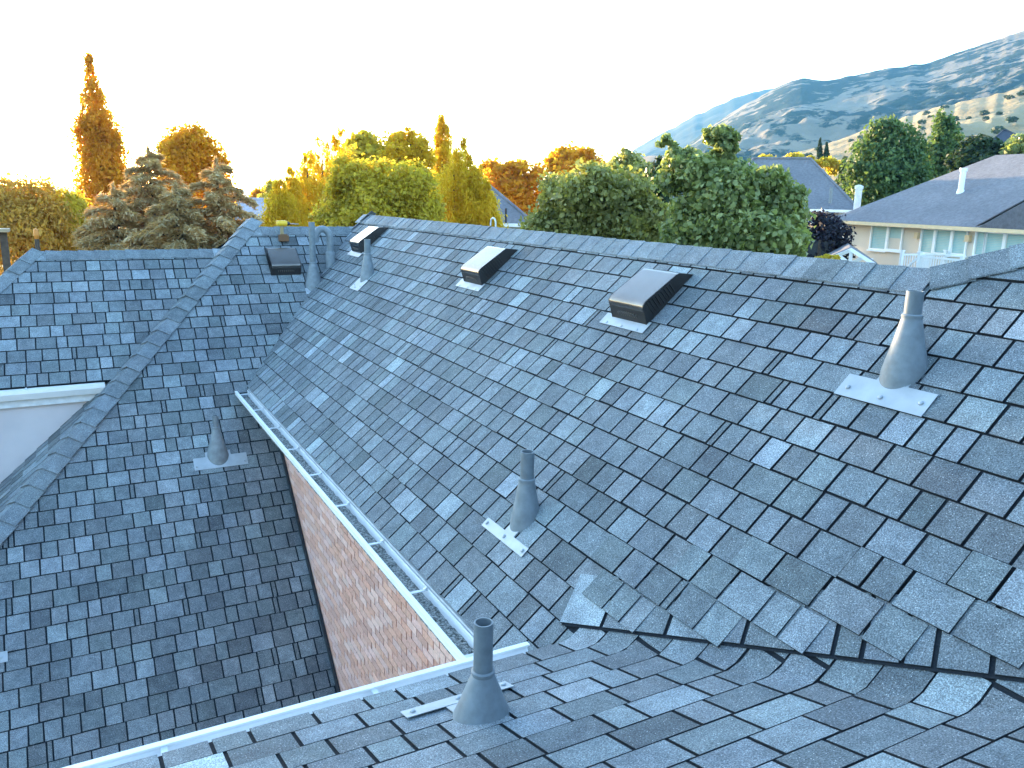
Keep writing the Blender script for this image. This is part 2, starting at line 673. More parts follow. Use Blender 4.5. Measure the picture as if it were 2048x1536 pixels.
def caps(parent, p, q, s1, s2, expo=0.2, half=0.17, seed=0, r0=0.0, crest=0.03, lift=0.012):
    """ridge or hip cap pieces from p (low end) to q, bent over both slopes"""
    p, q = V(p), V(q)
    D = (q - p)
    L = D.length
    D.normalize()
    s1, s2 = V(s1), V(s2)
    s1 = (s1 - D * s1.dot(D)).normalized()
    s2 = (s2 - D * s2.dot(D)).normalized()
    up = -(s1 + s2).normalized()
    cs = [(s1, half), (s1, half * 0.55), (s1, half * 0.18), (None, 0), (s2, half * 0.18), (s2, half * 0.55), (s2, half)]
    def ring(z, lift):
        out = []
        for s, w in cs:
            if s is None:
                out.append(D * z + up * (lift + crest * 0.55))
            else:
                out.append(D * z + s * w + up * (lift + crest * (0.5 if w < half * 0.3 else 0.62 if w < half * 0.7 else 0.6)))
        return out
    ln = expo + 0.03
    n = len(cs)
    top = ring(0, lift) + ring(ln, 0.0)
    bot = [v - up * 0.009 for v in ring(0, lift)] + [v - up * 0.009 for v in ring(ln, 0.0)]
    vs = top + bot
    m = 2 * n
    fs = [(i, i + 1, n + i + 1, n + i) for i in range(n - 1)]
    fs += [(m + i + 1, m + i, m + n + i, m + n + i + 1) for i in range(n - 1)]
    fs += [(i + 1, i, m + i, m + i + 1) for i in range(n - 1)]
    fs += [(0, n, m + n, m), (n - 1, m + n - 1, m + 2 * n - 1, 2 * n - 1)]
    me = mesh_from('ridge_cap', vs, fs)
    me.materials.append(M_SH)
    k = 0
    z = r0
    while z < L - 0.02:
        o = bpy.data.objects.new('ridge_cap', me)
        COL.objects.link(o)
        o.parent = parent
        o.location = p + D * z + up * random.uniform(0, 0.004)
        o.rotation_euler = (random.gauss(0, 0.006), random.gauss(0, 0.006), random.gauss(0, 0.012))
        c = tone()
        o.color = (c[0] * 0.6 + 0.075, c[1] * 0.6 + 0.083, c[2] * 0.6 + 0.088, 1)
        z += expo
        k += 1


HOUSE = empty('brick_house', (2.2, 8, GROUND))
tag(HOUSE, 'large brick house with steep grey shingle roofs and white gutters seen from its own roof', 'house')
BK = V((0, 0, 0))


def under_house(o):
    o.parent = HOUSE
    o.matrix_parent_inverse = Matrix.Translation(HOUSE.location).inverted()
    return o


# --- main slope: rises to the right, eave along Y
X0, Z0 = 1.9465, -2.5568
RIDGE_S = 17 * E
SM = Slope((X0, 0, Z0), (0, 1, 0), (CT, 0, ST))
XR, ZR = X0 + RIDGE_S * CT, Z0 + RIDGE_S * ST
YR, ZL = 13.13, -0.59                         # ridge of the far wing


def valley_y(z):
    """where the far wing's plane has height z"""
    return YR - (ZL - z) / TT


RE = 3.0                                      # the main ridge ends here and a hip climbs on
HIPD = V((0.45, -1.0, 0.45 * TT)).normalized()
H0 = V((XR, RE, ZR))
H1 = H0 + HIPD * 3.2
hip_a, hip_b = SM.ab(H0), SM.ab(H1)
vy0, vy1 = valley_y(Z0), valley_y(ZL)
v_lo = (vy0, 0.0)
v_hi = (vy1, (ZL - Z0) / ST)
END_Y = 13.06
CUT0, CUT1 = SM.ab((2.235, 3.42, -2.297)), SM.ab((2.914, 1.445, -1.686))   # lower cut line against the near wing
cdir = ((CUT1[0] - CUT0[0]), (CUT1[1] - CUT0[1]))
CUT2 = (CUT0[0] + cdir[0] * 2.2, CUT0[1] + cdir[1] * 2.2)

pl_valley = line_plane(v_lo, v_hi, (5, 1.5))
pl_end = line_plane((END_Y, RIDGE_S), (vy1 + 0.02, v_hi[1]), (5, 1.5))
pl_hip = line_plane(hip_a, hip_b, (1.0, 2.0))
pl_cut = line_plane(CUT0, CUT2, (9.0, 1.5))

main_roof = under_house(deck('main_roof', [SM.P(vy0, 0, -0.004), SM.P(0.2, 0, -0.004), SM.P(-1.2, 0.6, -0.004), SM.P(hip_b[0], hip_b[1], -0.004), SM.P(RE, RIDGE_S, -0.004),
                                            SM.P(END_Y, RIDGE_S, -0.004), SM.P(vy1 + 0.02, v_hi[1], -0.004)], None))


def planes_M(a, b):
    pl = [pl_valley]
    if b < RIDGE_S:
        pl += [pl_end, (0, 1, RIDGE_S)]
        if a < RE:
            pl[-1:] = [pl_hip]
    else:
        pl += [pl_hip]
    return pl


mt = lay(SM, 0.3, 13.6, 27, planes_M, seed=11)
keep = []
cl = math.hypot(*cdir)
cn = (-cdir[1] / cl, cdir[0] / cl)
if cn[1] < 0:
    cn = (-cn[0], -cn[1])
for t in mt:
    p = t[0]
    ax = min(q[0] for q in p)
    bx = max(q[0] for q in p)
    by = min(q[1] for q in p)
    # saw-toothed lower end above the valley strip; plain shingles run out at the eave corner
    d = min((ax - CUT0[0]) * cn[0] + (by - CUT0[1]) * cn[1], (bx - CUT0[0]) * cn[0] + (by - CUT0[1]) * cn[1])
    if ax < CUT0[0] - (0.05 if d > -0.3 and by > CUT0[1] - 0.02 else 0.32) and d < -0.035:
        continue
    keep.append(t)


def saw_lift(poly):
    d = min((q[0] - CUT0[0]) * cn[0] + (q[1] - CUT0[1]) * cn[1] for q in poly)
    return 0.018 if -0.05 < d < 0.34 and min(q[0] for q in poly) < CUT0[0] else 0.0


shingle(SM, keep, main_roof, lift_fun=saw_lift)

# strip course along the valley, laid along the cut line under the saw teeth
SV = Slope(SM.P(CUT0[0], CUT0[1], 0.010), SM.A * cdir[0] + SM.B * cdir[1], SM.A * cn[0] + SM.B * cn[1])
SV.Nn = SM.Nn
r_ = random.Random(5)
a = -0.04
vt_tabs = []
while a < 2.6:
    w = r_.choice((0.12, 0.16, 0.2, 0.26, 0.3))
    vt_tabs.append(([(a, 0), (a + w - 0.022, 0), (a + w - 0.022, 0.31), (a, 0.31)], 0, False, w - 0.014, 0.31, a + w / 2))
    a += w
valley_strip = under_house(link('valley_strip', mesh_from('valley_strip', [SV.P(-0.03, -0.014, 0.003), SV.P(2.7, -0.014, 0.003), SV.P(2.7, 0.2, -0.001), SV.P(-0.02, 0.2, -0.001)], [(0, 1, 2, 3)]), M_DECK))
shingle(SV, vt_tabs, valley_strip)

# --- far wing slope, facing the camera
XL_H = 2.408                                  # hip top of the far wing
SL = Slope((0, YR, ZL), (1, 0, 0), (0, CT, ST))
WALLX = 2.2
LROWS = 44
xv_top = X0 + (ZL - Z0) / TT
SL_HL = SL.ab(V((XL_H, YR, ZL)))
hipl_a = (XL_H, 0.0)
dl = 7.9
hipl_b = (XL_H - dl * CT, -dl)
pl_hipL = line_plane(hipl_a, hipl_b, (1.5, -4))
vb_ab = SL.ab(V((X0, vy0, Z0)))
vt_ab = SL.ab(V((xv_top, YR, ZL)))
pl_valL = line_plane((vb_ab[0] + 0.06, vb_ab[1]), (vt_ab[0] + 0.06, vt_ab[1]), (1, -1))
far_roof = under_house(deck('far_wing_roof', [SL.P(XL_H, 0, -0.004), SL.P(vt_ab[0] + 0.1, 0, -0.004), SL.P(vb_ab[0] + 0.4, vb_ab[1], -0.004), SL.P(2.3, vb_ab[1], -0.004), SL.P(2.3, -7.9, -0.004), SL.P(hipl_b[0], -7.9, -0.004)], None))


def planes_L(a, b):
    return [pl_hipL, (0, 1, 0)] + ([pl_valL] if b > vb_ab[1] + 0.25 else [(1, 0, WALLX - 0.02)])


lt = lay(SL, -3.6, 4.4, 41, planes_L, b0=-41 * E, seed=23, wscale=1.02)
shingle(SL, lt, far_roof)

# --- hip end of the far wing, falling to the left
SW = Slope((XL_H, YR, ZL), (0, 1, 0), (CT, 0, ST))
pl_hipW = line_plane((0.0, 0.0), (-dl * CT, -dl), (0, -4))
WALL2 = 11.5
side_roof = under_house(deck('hip_end_roof', [SW.P(0, 0, -0.004), SW.P(-dl * CT, -dl, -0.004), SW.P(0.3, -dl, -0.004), SW.P(0.3, -2.2, -0.004)], None))
wt = lay(SW, -6.0, -0.2, 41, lambda a, b: [pl_hipW, (1, 0, WALL2 - YR + 0.05) if b < -1.9 else (1, 0, 0.1)], b0=-41 * E, seed=31)
shingle(SW, wt, side_roof, 120)

# --- left wing behind the hip
Y2R, Z2R, Y2E = 13.1, -0.915, 11.42
Z2E = Z2R - (Y2R - Y2E) * TT
S2 = Slope((0, Y2E, Z2E), (1, 0, 0), (0, CT, ST))
L2LEN = (Y2R - Y2E) / CT
X2H = -0.47
pl_h2 = line_plane((X2H, L2LEN), (X2H - L2LEN * CT, 0), (1, 0.5))
xw_e = XL_H - (ZL - Z2E) / TT
xw_r = XL_H - (ZL - Z2R) / TT
pl_w2 = line_plane((xw_e + 0.03, 0), (xw_r + 0.03, L2LEN), (-1, 1))
left_roof = under_house(deck('left_wing_roof', [S2.P(xw_e + 0.2, 0, -0.004), S2.P(xw_r + 0.2, L2LEN, -0.004), S2.P(X2H, L2LEN, -0.004), S2.P(X2H - L2LEN * CT, 0, -0.004)], None))
t2 = lay(S2, -2.6, 2.4, 12, lambda a, b: [pl_h2, pl_w2, (0, 1, L2LEN)], seed=41)
shingle(S2, t2, left_roof)

# --- near wing, low pitch, under the photographer's feet; its shingles weave up the main slope
TN = 0.29
ZN0 = -1.37


def z_near(x, y):
    zn = ZN0 - TN * y
    zm = Z0 + (x - X0) * TT + 0.004
    k = 0.022
    h = max(k * 2 - abs(zn - zm), 0) / (k * 2)
    return max(zn, zm) + h * h * k * 0.5


EAVE_N = 3.325
cN = 1 / math.hypot(1, TN)


class NearSlope(Slope):
    def __init__(s):
        super().__init__((0, EAVE_N, ZN0 - TN * EAVE_N), (1, 0, 0), (0, -1, TN))

    def P(s, a, b, h=0.0):
        y = EAVE_N - b * cN
        z = z_near(a, y)
        e = 0.02
        n = V((-(z_near(a + e, y) - z_near(a - e, y)) / (2 * e), -(z_near(a, y + e) - z_near(a, y - e)) / (2 * e), 1)).normalized()
        return V((a, y, z)) + n * h


SN = NearSlope()
nr = 24
gx = [-2.2 + i * 0.06 for i in range(102)]
gy = [k * (EAVE_N + 1.2) / cN / 50 for k in range(51)]
gv, gf, idx = [], [], {}
for i, x in enumerate(gx):
    for k, b in enumerate(gy):
        y = EAVE_N - b * cN
        if z_near(x, y) > max(ZN0 - TN * y, -9) + 0.42:
            continue
        idx[i, k] = len(gv)
        gv.append(SN.P(x, b, -0.004))
for i in range(len(gx) - 1):
    for k in range(len(gy) - 1):
        q = [(i, k), (i + 1, k), (i + 1, k + 1), (i, k + 1)]
        if all(j in idx for j in q):
            gf.append(tuple(idx[j] for j in q))
near_roof = under_house(link('near_wing_roof', mesh_from('near_wing_roof', gv, gf, True), M_DECK))


def near_tabs():
    r = random.Random(77)
    tabs = []
    for k in range(25):
        b = k * E
        a = -2.0 - r.uniform(0, 0.3)
        while a < 3.6:
            w = r.choices((0.16, 0.2, 0.24, 0.28, 0.32), (2, 4, 5, 4, 2))[0]
            drop = r.choice((0, 0, 0.004, -0.004))
            g_ = 0.017
            y = EAVE_N - (b + E / 2) * cN
            x = a + w / 2
            zn, zm = ZN0 - TN * y, Z0 + (x - X0) * TT
            def dmf(xx, yy_):
                return (yy_ - CUT0[0]) * cn[0] + ((xx - X0) / CT - CUT0[1]) * cn[1]
            a1 = a + w - g_
            yl, yh = EAVE_N - b * cN, EAVE_N - (b + E) * cN
            lo = min(dmf(a, yl), dmf(a, yh))
            hi = max(dmf(a1, yl), dmf(a1, yh))
            if lo < (0.40 if yl > 2.9 else 0.02):
                if hi > 0.28:
                    a1 = max(a + 0.04, a1 - (hi - 0.28) / (cn[1] / CT))
                tabs.append((a, a1, b + drop, b + E - 0.013))
            a += w
    return tabs


def near_tab(a0, a1, b0, b1, lift):
    n = max(1, int((a1 - a0) / 0.06))
    m = 2
    vs, fs = [], []
    for i in range(n + 1):
        x = a0 + (a1 - a0) * i / n
        for j in range(m + 1):
            b = b0 + (b1 - b0) * j / m
            vs.append(SN.P(x, b, lift + 0.0055 - 0.002 * j / m))
    k0 = len(vs)
    for i in range(n + 1):
        x = a0 + (a1 - a0) * i / n
        for j in range(m + 1):
            vs.append(SN.P(x, b0 + (b1 - b0) * j / m, -0.001))
    q = m + 1
    for i in range(n):
        for j in range(m):
            fs.append((i * q + j, (i + 1) * q + j, (i + 1) * q + j + 1, i * q + j + 1))
    rim = [i * q for i in range(n + 1)] + [n * q + j for j in range(1, q)] + [i * q + m for i in range(n - 1, -1, -1)] + [j for j in range(m - 1, 0, -1)]
    for u, w in zip(rim, rim[1:] + rim[:1]):
        fs.append((u, k0 + u, k0 + w, w))
    return vs, fs


for (a0, a1, b0, b1) in near_tabs():
    vs, fs = near_tab(a0, a1, b0, b1, random.uniform(0, 0.002))
    c = vs[0]
    if not in_view(c, 250):
        continue
    o = link('shingle', mesh_from('shingle', vs, fs), (M_SH, M_EDGE), near_roof)
    nt_ = max(1, int((a1 - a0) / 0.06)) * 2
    o.data.polygons.foreach_set('material_index', [0] * nt_ + [1] * (len(fs) - nt_))
    o.color = (*tone(), 1)

# rear slopes close the house; unseen higher block behind, added to shade the wings
rear = MB()
rear.add([(XR, RE, ZR), (XR, END_Y, ZR), (XR + 3.2, 16.2, ZR - 3.2 * TT), (XR + 3.2, RE, ZR - 3.2 * TT)], [(0, 1, 2, 3)])
rear.add([(XR, END_Y, ZR), (vt_ab[0], YR + 0.02, ZL), (vt_ab[0], YR + 3.2, ZL - 3.2 * TT), (XR + 3.2, 16.2, ZR - 3.2 * TT)], [(0, 1, 2, 3)])
rear.add([(XL_H, YR, ZL), (vt_ab[0], YR, ZL), (vt_ab[0], YR + 3.2, ZL - 3.2 * TT), (XL_H - 3.2, YR + 3.2, ZL - 3.2 * TT)], [(0, 1, 2, 3)])
rear.add([(X2H, Y2R, Z2R), (xw_r + 0.2, Y2R, Z2R), (xw_r + 0.2, Y2R + 3, Z2R - 3 * TT), (X2H - 3, Y2R + 3, Z2R - 3 * TT)], [(0, 1, 2, 3)])
rear.add([(X2H, Y2R, Z2R), (X2H - 3, Y2R + 3, Z2R - 3 * TT), (X2H - L2LEN * CT - 1.2, Y2E - 1.2, Z2E - 1.2 * TT), (X2H - L2LEN * CT, Y2E, Z2E)], [(0, 1, 2, 3)])
k1 = H1 + V((0, 0, 0))
rear.add([tuple(H0), tuple(H1), (H1.x + 3, H1.y, H1.z), (H0.x + 3, RE, ZR)], [(0, 1, 2, 3)])
rear.add([(-8, -1.4, -1.0), (6.2, -1.4, -1.0), (6.2, -5.2, 2.42), (-8, -5.2, 2.42)], [(0, 1, 2, 3)])
rear.add([(-8, -5.2, 2.42), (6.2, -5.2, 2.42), (6.2, -9, -1.0), (-8, -9, -1.0)], [(0, 1, 2, 3)])
under_house(rear.build('rear_roof', M_DECK))

# ridge and hip caps
ridge_caps = under_house(empty('ridge_caps'))
s_down_M = V((-CT, 0, -ST))
caps(main_roof, (XR, RE - 0.05, ZR), (XR, END_Y, ZR), s_down_M, (CT, 0, -ST), expo=0.21, half=0.19, crest=0.04, lift=0.007)
caps(main_roof, tuple(H0), tuple(H1), s_down_M, (0.1, 0.9, -0.75), expo=0.2, half=0.19, crest=0.045)
caps(main_roof, (vt_ab[0] + 0.02, YR + 0.05, ZL - 0.02), (XR, END_Y, ZR), s_down_M, (0.1, 0.7, -0.7), expo=0.2, half=0.15)
caps(far_roof, (XL_H + 0.05, YR, ZL), (vt_ab[0] + 0.05, YR, ZL), (0, -CT, -ST), (0, CT, -ST), expo=0.2, half=0.18)
caps(far_roof, tuple(SL.P(*hipl_b)), (XL_H + 0.05, YR + 0.05, ZL + 0.02), (0, -CT, -ST), (-CT, 0, -ST), expo=0.24, half=0.185, crest=0.075, lift=0.02)
caps(left_roof, (X2H, Y2R, Z2R), (xw_r + 0.15, Y2R, Z2R), (0, -CT, -ST), (0, CT, -ST), expo=0.2, half=0.17)
caps(left_roof, (X2H - L2LEN * CT, Y2E, Z2E), (X2H, Y2R, Z2R), (0, -CT, -ST), (-CT, 0, -ST), expo=0.24, half=0.17)
bpy.data.objects.remove(ridge_caps)


# ------------------------------------------------------------------ walls
wall = MB()
wall.box((WALLX + 0.16, 7.3, (GROUND - 2.75) / 2), (0.3, 7.6, -2.75 - GROUND))
brick_wall = under_house(wall.build('brick_wall', M_MORTAR))
BL, BH, BG = 0.212, 0.067, 0.006
bm_full = mesh_from('brick', [(x, y, z) for x in (-0.012, 0.02) for y in (-BL / 2, BL / 2) for z in (-BH / 2, BH / 2)],
                    [(0, 1, 3, 2), (4, 6, 7, 5), (0, 4, 5, 1), (2, 3, 7, 6), (0, 2, 6, 4), (1, 5, 7, 3)])
bm_full.materials.append(M_BRICK)
cand = []
k = 0
z = -2.78
BCOL = [(0.76, 0.42, 0.31), (0.79, 0.46, 0.36), (0.72, 0.38, 0.28), (0.82, 0.53, 0.44), (0.77, 0.48, 0.41), (0.68, 0.38, 0.30)]
while z > -6.2:
    y = 3.7 + (0.5 if k % 2 else 0) * (BL + BG + 0.012)
    while y < 10.7:
        zL = ZL - (YR - (y)) * TT
        if z > zL - 0.05:
            c = V((WALLX, y, z))
            cand.append((c.length if in_view(c, 20) else 1e6, y, z))
        y += BL + BG + 0.012
    z -= BH + BG
    k += 1


def hidden_by_gutter(y, z):
    x_, y_, d_ = proj(V((WALLX, y, z)))
    return y_ > 1536 - 0.289 * (x_ - 150) + 25


cand.sort(key=lambda q: q[0] + (1e5 if hidden_by_gutter(q[1], q[2]) else 0))
bv, bf, bc = [], [], []
for i, (d, y, z) in enumerate(cand):
    col = random.choice(BCOL)
    kk = random.uniform(0.9, 1.1)
    col = tuple(c * kk for c in col)
    if i < 300:
        o = bpy.data.objects.new('brick', bm_full)
        COL.objects.link(o)
        o.parent = brick_wall
        o.location = (WALLX + random.uniform(-0.002, 0.002), y, z)
        o.color = (*col, 1)
    else:
        q = len(bv)
        bv += [(WALLX + x, y + yy, z + zz) for x in (-0.012, 0.02) for yy in (-BL / 2, BL / 2) for zz in (-BH / 2, BH / 2)]
        fs = [(0, 1, 3, 2), (4, 6, 7, 5), (0, 4, 5, 1), (2, 3, 7, 6), (0, 2, 6, 4), (1, 5, 7, 3)]
        bf += [tuple(q + j for j in f) for f in fs]
        bc += [col] * 6
me = mesh_from('brick_field', bv, bf)
me.attributes.new('tone', 'FLOAT_COLOR', 'FACE').data.foreach_set('color', [x for c in bc for x in (*c, 1.0)])
kind(link('brick_field', me, M_BRICKX, brick_wall), 'stuff')

# step flashing where the brick wall meets the far wing's shingles
st = MB()
d0, d1 = SL.ab(V((2.2, 10.8, 0)))[1], -7.9
yy = 10.75
while yy > 4.2:
    zl = ZL - (YR - yy) * TT
    st.bar((WALLX - 0.028, yy, zl + 0.05), (WALLX - 0.028, yy - 0.17, zl - 0.17 * TT + 0.05), 0.02, 0.10, V((0, 0, 1)))
    yy -= 0.165
under_house(st.build('step_flashing', M_STEEL))

sof = MB()
sof.box(((WALLX + 1.95) / 2 + 0.02, 7.25, -2.72), (WALLX - 1.93, 7.4, 0.02))
under_house(sof.build('soffit', M_WHITE))
wl = MB()
wl.box((-2.0, WALL2 + 0.1, (GROUND + Z2E - 0.2) / 2), (8.0, 0.2, Z2E - 0.2 - GROUND))
under_house(wl.build('stucco_wall', M_STUCCO))
wf = MB()
wf.box((-0.6, 3.05, (GROUND - 2.8) / 2), (5.4, 0.2, -2.8 - GROUND))
under_house(wf.build('near_wall', M_STUCCO))


# ------------------------------------------------------------------ gutters
def gutter(name, p, q, out, w, h, hang, grit=None, mat=M_WHITE):
    """open trough: profile in (out, up), swept from p to q along the eave; p is the back top edge"""
    p, q = V(p), V(q)
    O, U = V(out), V((0, 0, 1))
    t = 0.006
    prof = [(0, 0.0), (0, -h), (w * 0.62, -h), (w, -h * 0.35), (w, 0.0), (w - 0.032, 0.0), (w - 0.032, -0.008), (w - t, -0.012), (w - t, -h * 0.33), (w * 0.6, -h + t), (t, -h + t), (t, 0.0)]
    m = MB()
    m.extrude(prof, p, q, O, U)
    g = under_house(m.build(name, mat))
    D = (q - p).normalized()
    L = (q - p).length
    d = hang * 0.5
    while d < L:
        c = p + D * d
        b = MB()
        b.bar(c + O * 0.004 + U * -0.012, c + O * (w - 0.006) + U * -0.012, 0.028, 0.005)
        b.bar(c + O * 0.006 + U * 0.006, c + O * 0.03 + U * -0.008, 0.02, 0.012)
        b.build('hanger', M_WHITED, g)
        d += hang
    if grit:
        n = int(L / 0.03)
        vs, fs = [], []
        r = random.Random(3)
        for i in range(n + 1):
            for j in range(5):
                x = t + (w * 0.84 - t) * j / 4
                hgt = -h * grit + 0.014 * noise.noise(V((i * 0.31, j * 0.8, 1.3))) + r.uniform(-0.004, 0.006) - (0.02 if j == 4 else 0)
                vs.append(p + D * (L * i / n) + O * x + U * hgt)
        fs = [(i * 5 + j, (i + 1) * 5 + j, (i + 1) * 5 + j + 1, i * 5 + j + 1) for i in range(n) for j in range(4)]
        kind(link('debris', mesh_from('debris', vs, fs), M_GRIT, g), 'stuff')
    return g


gutter('eave_gutter', (1.935, 3.40, -2.592), (1.935, 11.05, -2.592), (-1, 0, 0), 0.165, 0.12, 0.86, grit=0.62)
gn = gutter('eave_gutter', (-2.2, 3.335, -2.355), (2.0, 3.335, -2.355), (0, 1, 0), 0.118, 0.11, 0.95)
g2 = gutter('eave_gutter', (-3.6, Y2E + 0.01, Z2E - 0.02), (0.27, Y2E + 0.01, Z2E - 0.02), (0, -1, 0), 0.12, 0.125, 1.2)
fb = MB()
fb.box((-1.68, Y2E + 0.03, Z2E - 0.17), (3.86, 0.04, 0.16))
fb.box((1.955, 7.3, -2.66), (0.02, 7.4, 0.16))
under_house(fb.build('fascia_board', M_WHITED))


# ------------------------------------------------------------------ roof pipes and vents
def lathe(mb, base, prof, n=28, mi=0):
    vs = [V(base) + V((r * math.cos(2 * math.pi * k / n), r * math.sin(2 * math.pi * k / n), z)) for r, z in prof for k in range(n)]
    fs = [(i * n + k, i * n + (k + 1) % n, (i + 1) * n + (k + 1) % n, (i + 1) * n + k) for i in range(len(prof) - 1) for k in range(n)]
    return mb.add(vs, fs, mi)


def boot_pipe(label, slope, a, b, height, r, cone_h, rb, plate, stem=None, screws=((-0.4, 0), (0.4, 0)), cat='vent pipe', tone_mat=M_GALV):
    base = slope.P(a, b, 0.0)
    root = empty('vent_pipe', base)
    tag(root, label, cat, 'pipe vents standing on the shingle roofs')
    m = MB()
    top = height
    lathe(m, base, [(r, cone_h * 0.6), (r, top), (r * 0.82, top), (r * 0.82, top - 0.12)])
    p_ = m.build('pipe', M_PIPE, root, True)
    smooth_angle(p_)
    m = MB()
    lathe(m, base, [(r * 0.5, top - 0.1), (r * 0.82, top - 0.1)])
    lathe(m, base, [(0.0, top - 0.1), (r * 0.5, top - 0.1)])
    m.build('bore', M_PIPEIN, root)
    m = MB()
    r1 = r * 1.15
    prof = [(rb * 1.10, -0.20), (rb * 1.05, -0.06), (rb, 0.0)]
    for q_ in (0.2, 0.4, 0.6, 0.8, 0.93):
        prof.append((rb + (r1 - rb) * (q_ ** 0.95), cone_h * q_))
    prof += [(r * 1.16, cone_h * 0.97), (r * 1.22, cone_h), (r * 1.22, cone_h + 0.012), (r * 1.02, cone_h + 0.018)]
    lathe(m, base, prof, 36)
    cb = m.build('boot', tone_mat, root, True)
    smooth_angle(cb, 50)
    w, l, db, da = plate                     # strip size and its offset down the slope
    m = MB()
    def rect(a0, a1, b0, b1, h):
        n = 8
        vs, fs = [], []
        for hh in (h, h - 0.003):
            for i in range(n + 1):
                vs += [slope.P(a0 + (a1 - a0) * i / n, b0, hh), slope.P(a0 + (a1 - a0) * i / n, b1, hh)]
        k = 2 * (n + 1)
        fs = [(2 * i, 2 * i + 2, 2 * i + 3, 2 * i + 1) for i in range(n)]
        fs += [(2 * i, k + 2 * i, k + 2 * i + 2, 2 * i + 2) for i in range(n)] + [(2 * i + 1, 2 * i + 3, k + 2 * i + 3, k + 2 * i + 1) for i in range(n)]
        fs += [(0, 1, k + 1, k), (2 * n, k + 2 * n, k + 2 * n + 1, 2 * n + 1)]
        m.add(vs, fs)
    rect(a + da - w / 2, a + da + w / 2, b - db - l, b - db, 0.019)
    sw = stem or rb * 1.9
    rect(a - sw / 2, a + sw / 2, b - db - 0.005, b + rb * 0.3, 0.0165)
    m.build('flashing', M_GALVL, root)
    for sx, sy in screws:
        q = slope.P(a + da + sx * w, b - db - l * (0.5 + sy), 0.021)
        m = MB()
        nn = slope.Nn
        X = slope.A
        Y = slope.B
        rr = 0.014
        rings = [(1, 0), (0.85, 0.006), (0.4, 0.009)]
        vs = [q + (X * math.cos(k * math.pi / 5) + Y * math.sin(k * math.pi / 5)) * rr * s + nn * h for s, h in rings for k in range(10)]
        fs = [(i * 10 + k, i * 10 + (k + 1) % 10, (i + 1) * 10 + (k + 1) % 10, (i + 1) * 10 + k) for i in range(2) for k in range(10)] + [tuple(range(20, 30))]
        m.add(vs, fs)
        m.build('screw', M_GALVL, root)
    return settle(root)


boot_pipe('largest vent pipe with a wide cone boot, on the main roof near the hip', SM, 2.715, 2.53, 0.42, 0.043, 0.285, 0.116, (0.53, 0.15, 0.11, 0.0), 0.19, ((-0.41, 0.0), (0.0, 0.18), (0.4, 0.1)))
boot_pipe('vent pipe low on the main roof with a T shaped flashing strap under its boot', SM, 4.36, 0.735, 0.455, 0.045, 0.26, 0.1, (0.56, 0.07, 0.15, 0.02), 0.12, ((-0.44, 0), (0, 0), (0.44, 0)))
boot_pipe('dark open vent pipe rising beside the nearest white gutter', SN, 1.384, (EAVE_N - 2.753) / cN, 0.435, 0.041, 0.2, 0.126, (0.52, 0.09, 0.16, -0.02), 0.2, ((-0.42, 0), (0.44, 0), (0, 0)))
boot_pipe('slim grey vent pipe with bell shaped boot alone on the far wing slope', SL, 1.415, SL.ab(V((1.4, 10.215, -3.215)))[1], 0.5, 0.036, 0.34, 0.13, (0.63, 0.17, 0.03, 0.02), 0.3, ((-0.45, 0.2), (0.45, 0.2)))
boot_pipe('pale vent pipe in front of the farthest roof vent near the ridge end', SM, 10.64, 2.14, 0.5, 0.042, 0.3, 0.1, (0.36, 0.2, 0.06, 0.0), 0.18, ((-0.35, 0.1), (0.35, 0.1), (0.0, 0.3)))
boot_pipe('pipe boot with white flashing at the left end of the far wing slope', SL, -1.16, SL.ab(V((-1.16, 8.8, ZL - (YR - 8.8) * TT)))[1], 0.48, 0.04, 0.3, 0.14, (0.56, 0.11, 0.05, 0.0), 0.28)
boot_pipe('tall thin vent pipe standing in the valley next to the gooseneck', SL, 3.22, SL.ab(V((3.2, 12.24, -1.39)))[1], 0.93, 0.045, 0.33, 0.13, (0.3, 0.12, 0.07, 0.0), 0.24)

# gooseneck pipe
gb = V((3.54, 12.42, -1.23))
root = empty('gooseneck_vent', gb)
tag(root, 'grey gooseneck pipe bent over at its top beside the tall thin pipe', 'vent pipe', 'pipe vents standing on the shingle roofs')
m = MB()
hc = 0.52
arc = [V((gb.x - 0.11 + 0.11 * math.cos(t_), gb.y + 0.02 * math.sin(t_), gb.z + hc + 0.14 * math.sin(t_))) for t_ in [i * math.pi / 14 for i in range(15)]]
m.tube([gb + V((0, 0, -0.3)), gb + V((0, 0, 0.2)), gb + V((0, 0, hc - 0.02))] + arc + [arc[-1] + V((-0.01, 0, -0.05))], 0.052, 16)
smooth_angle(m.build('bent_pipe', M_GALV, root), 50)
m = MB()
lathe(m, gb, [(0.075, -0.2), (0.072, 0.3), (0.06, 0.32), (0.05, 0.325)], 20)
smooth_angle(m.build('sleeve', M_GALV, root), 50)
settle(root)


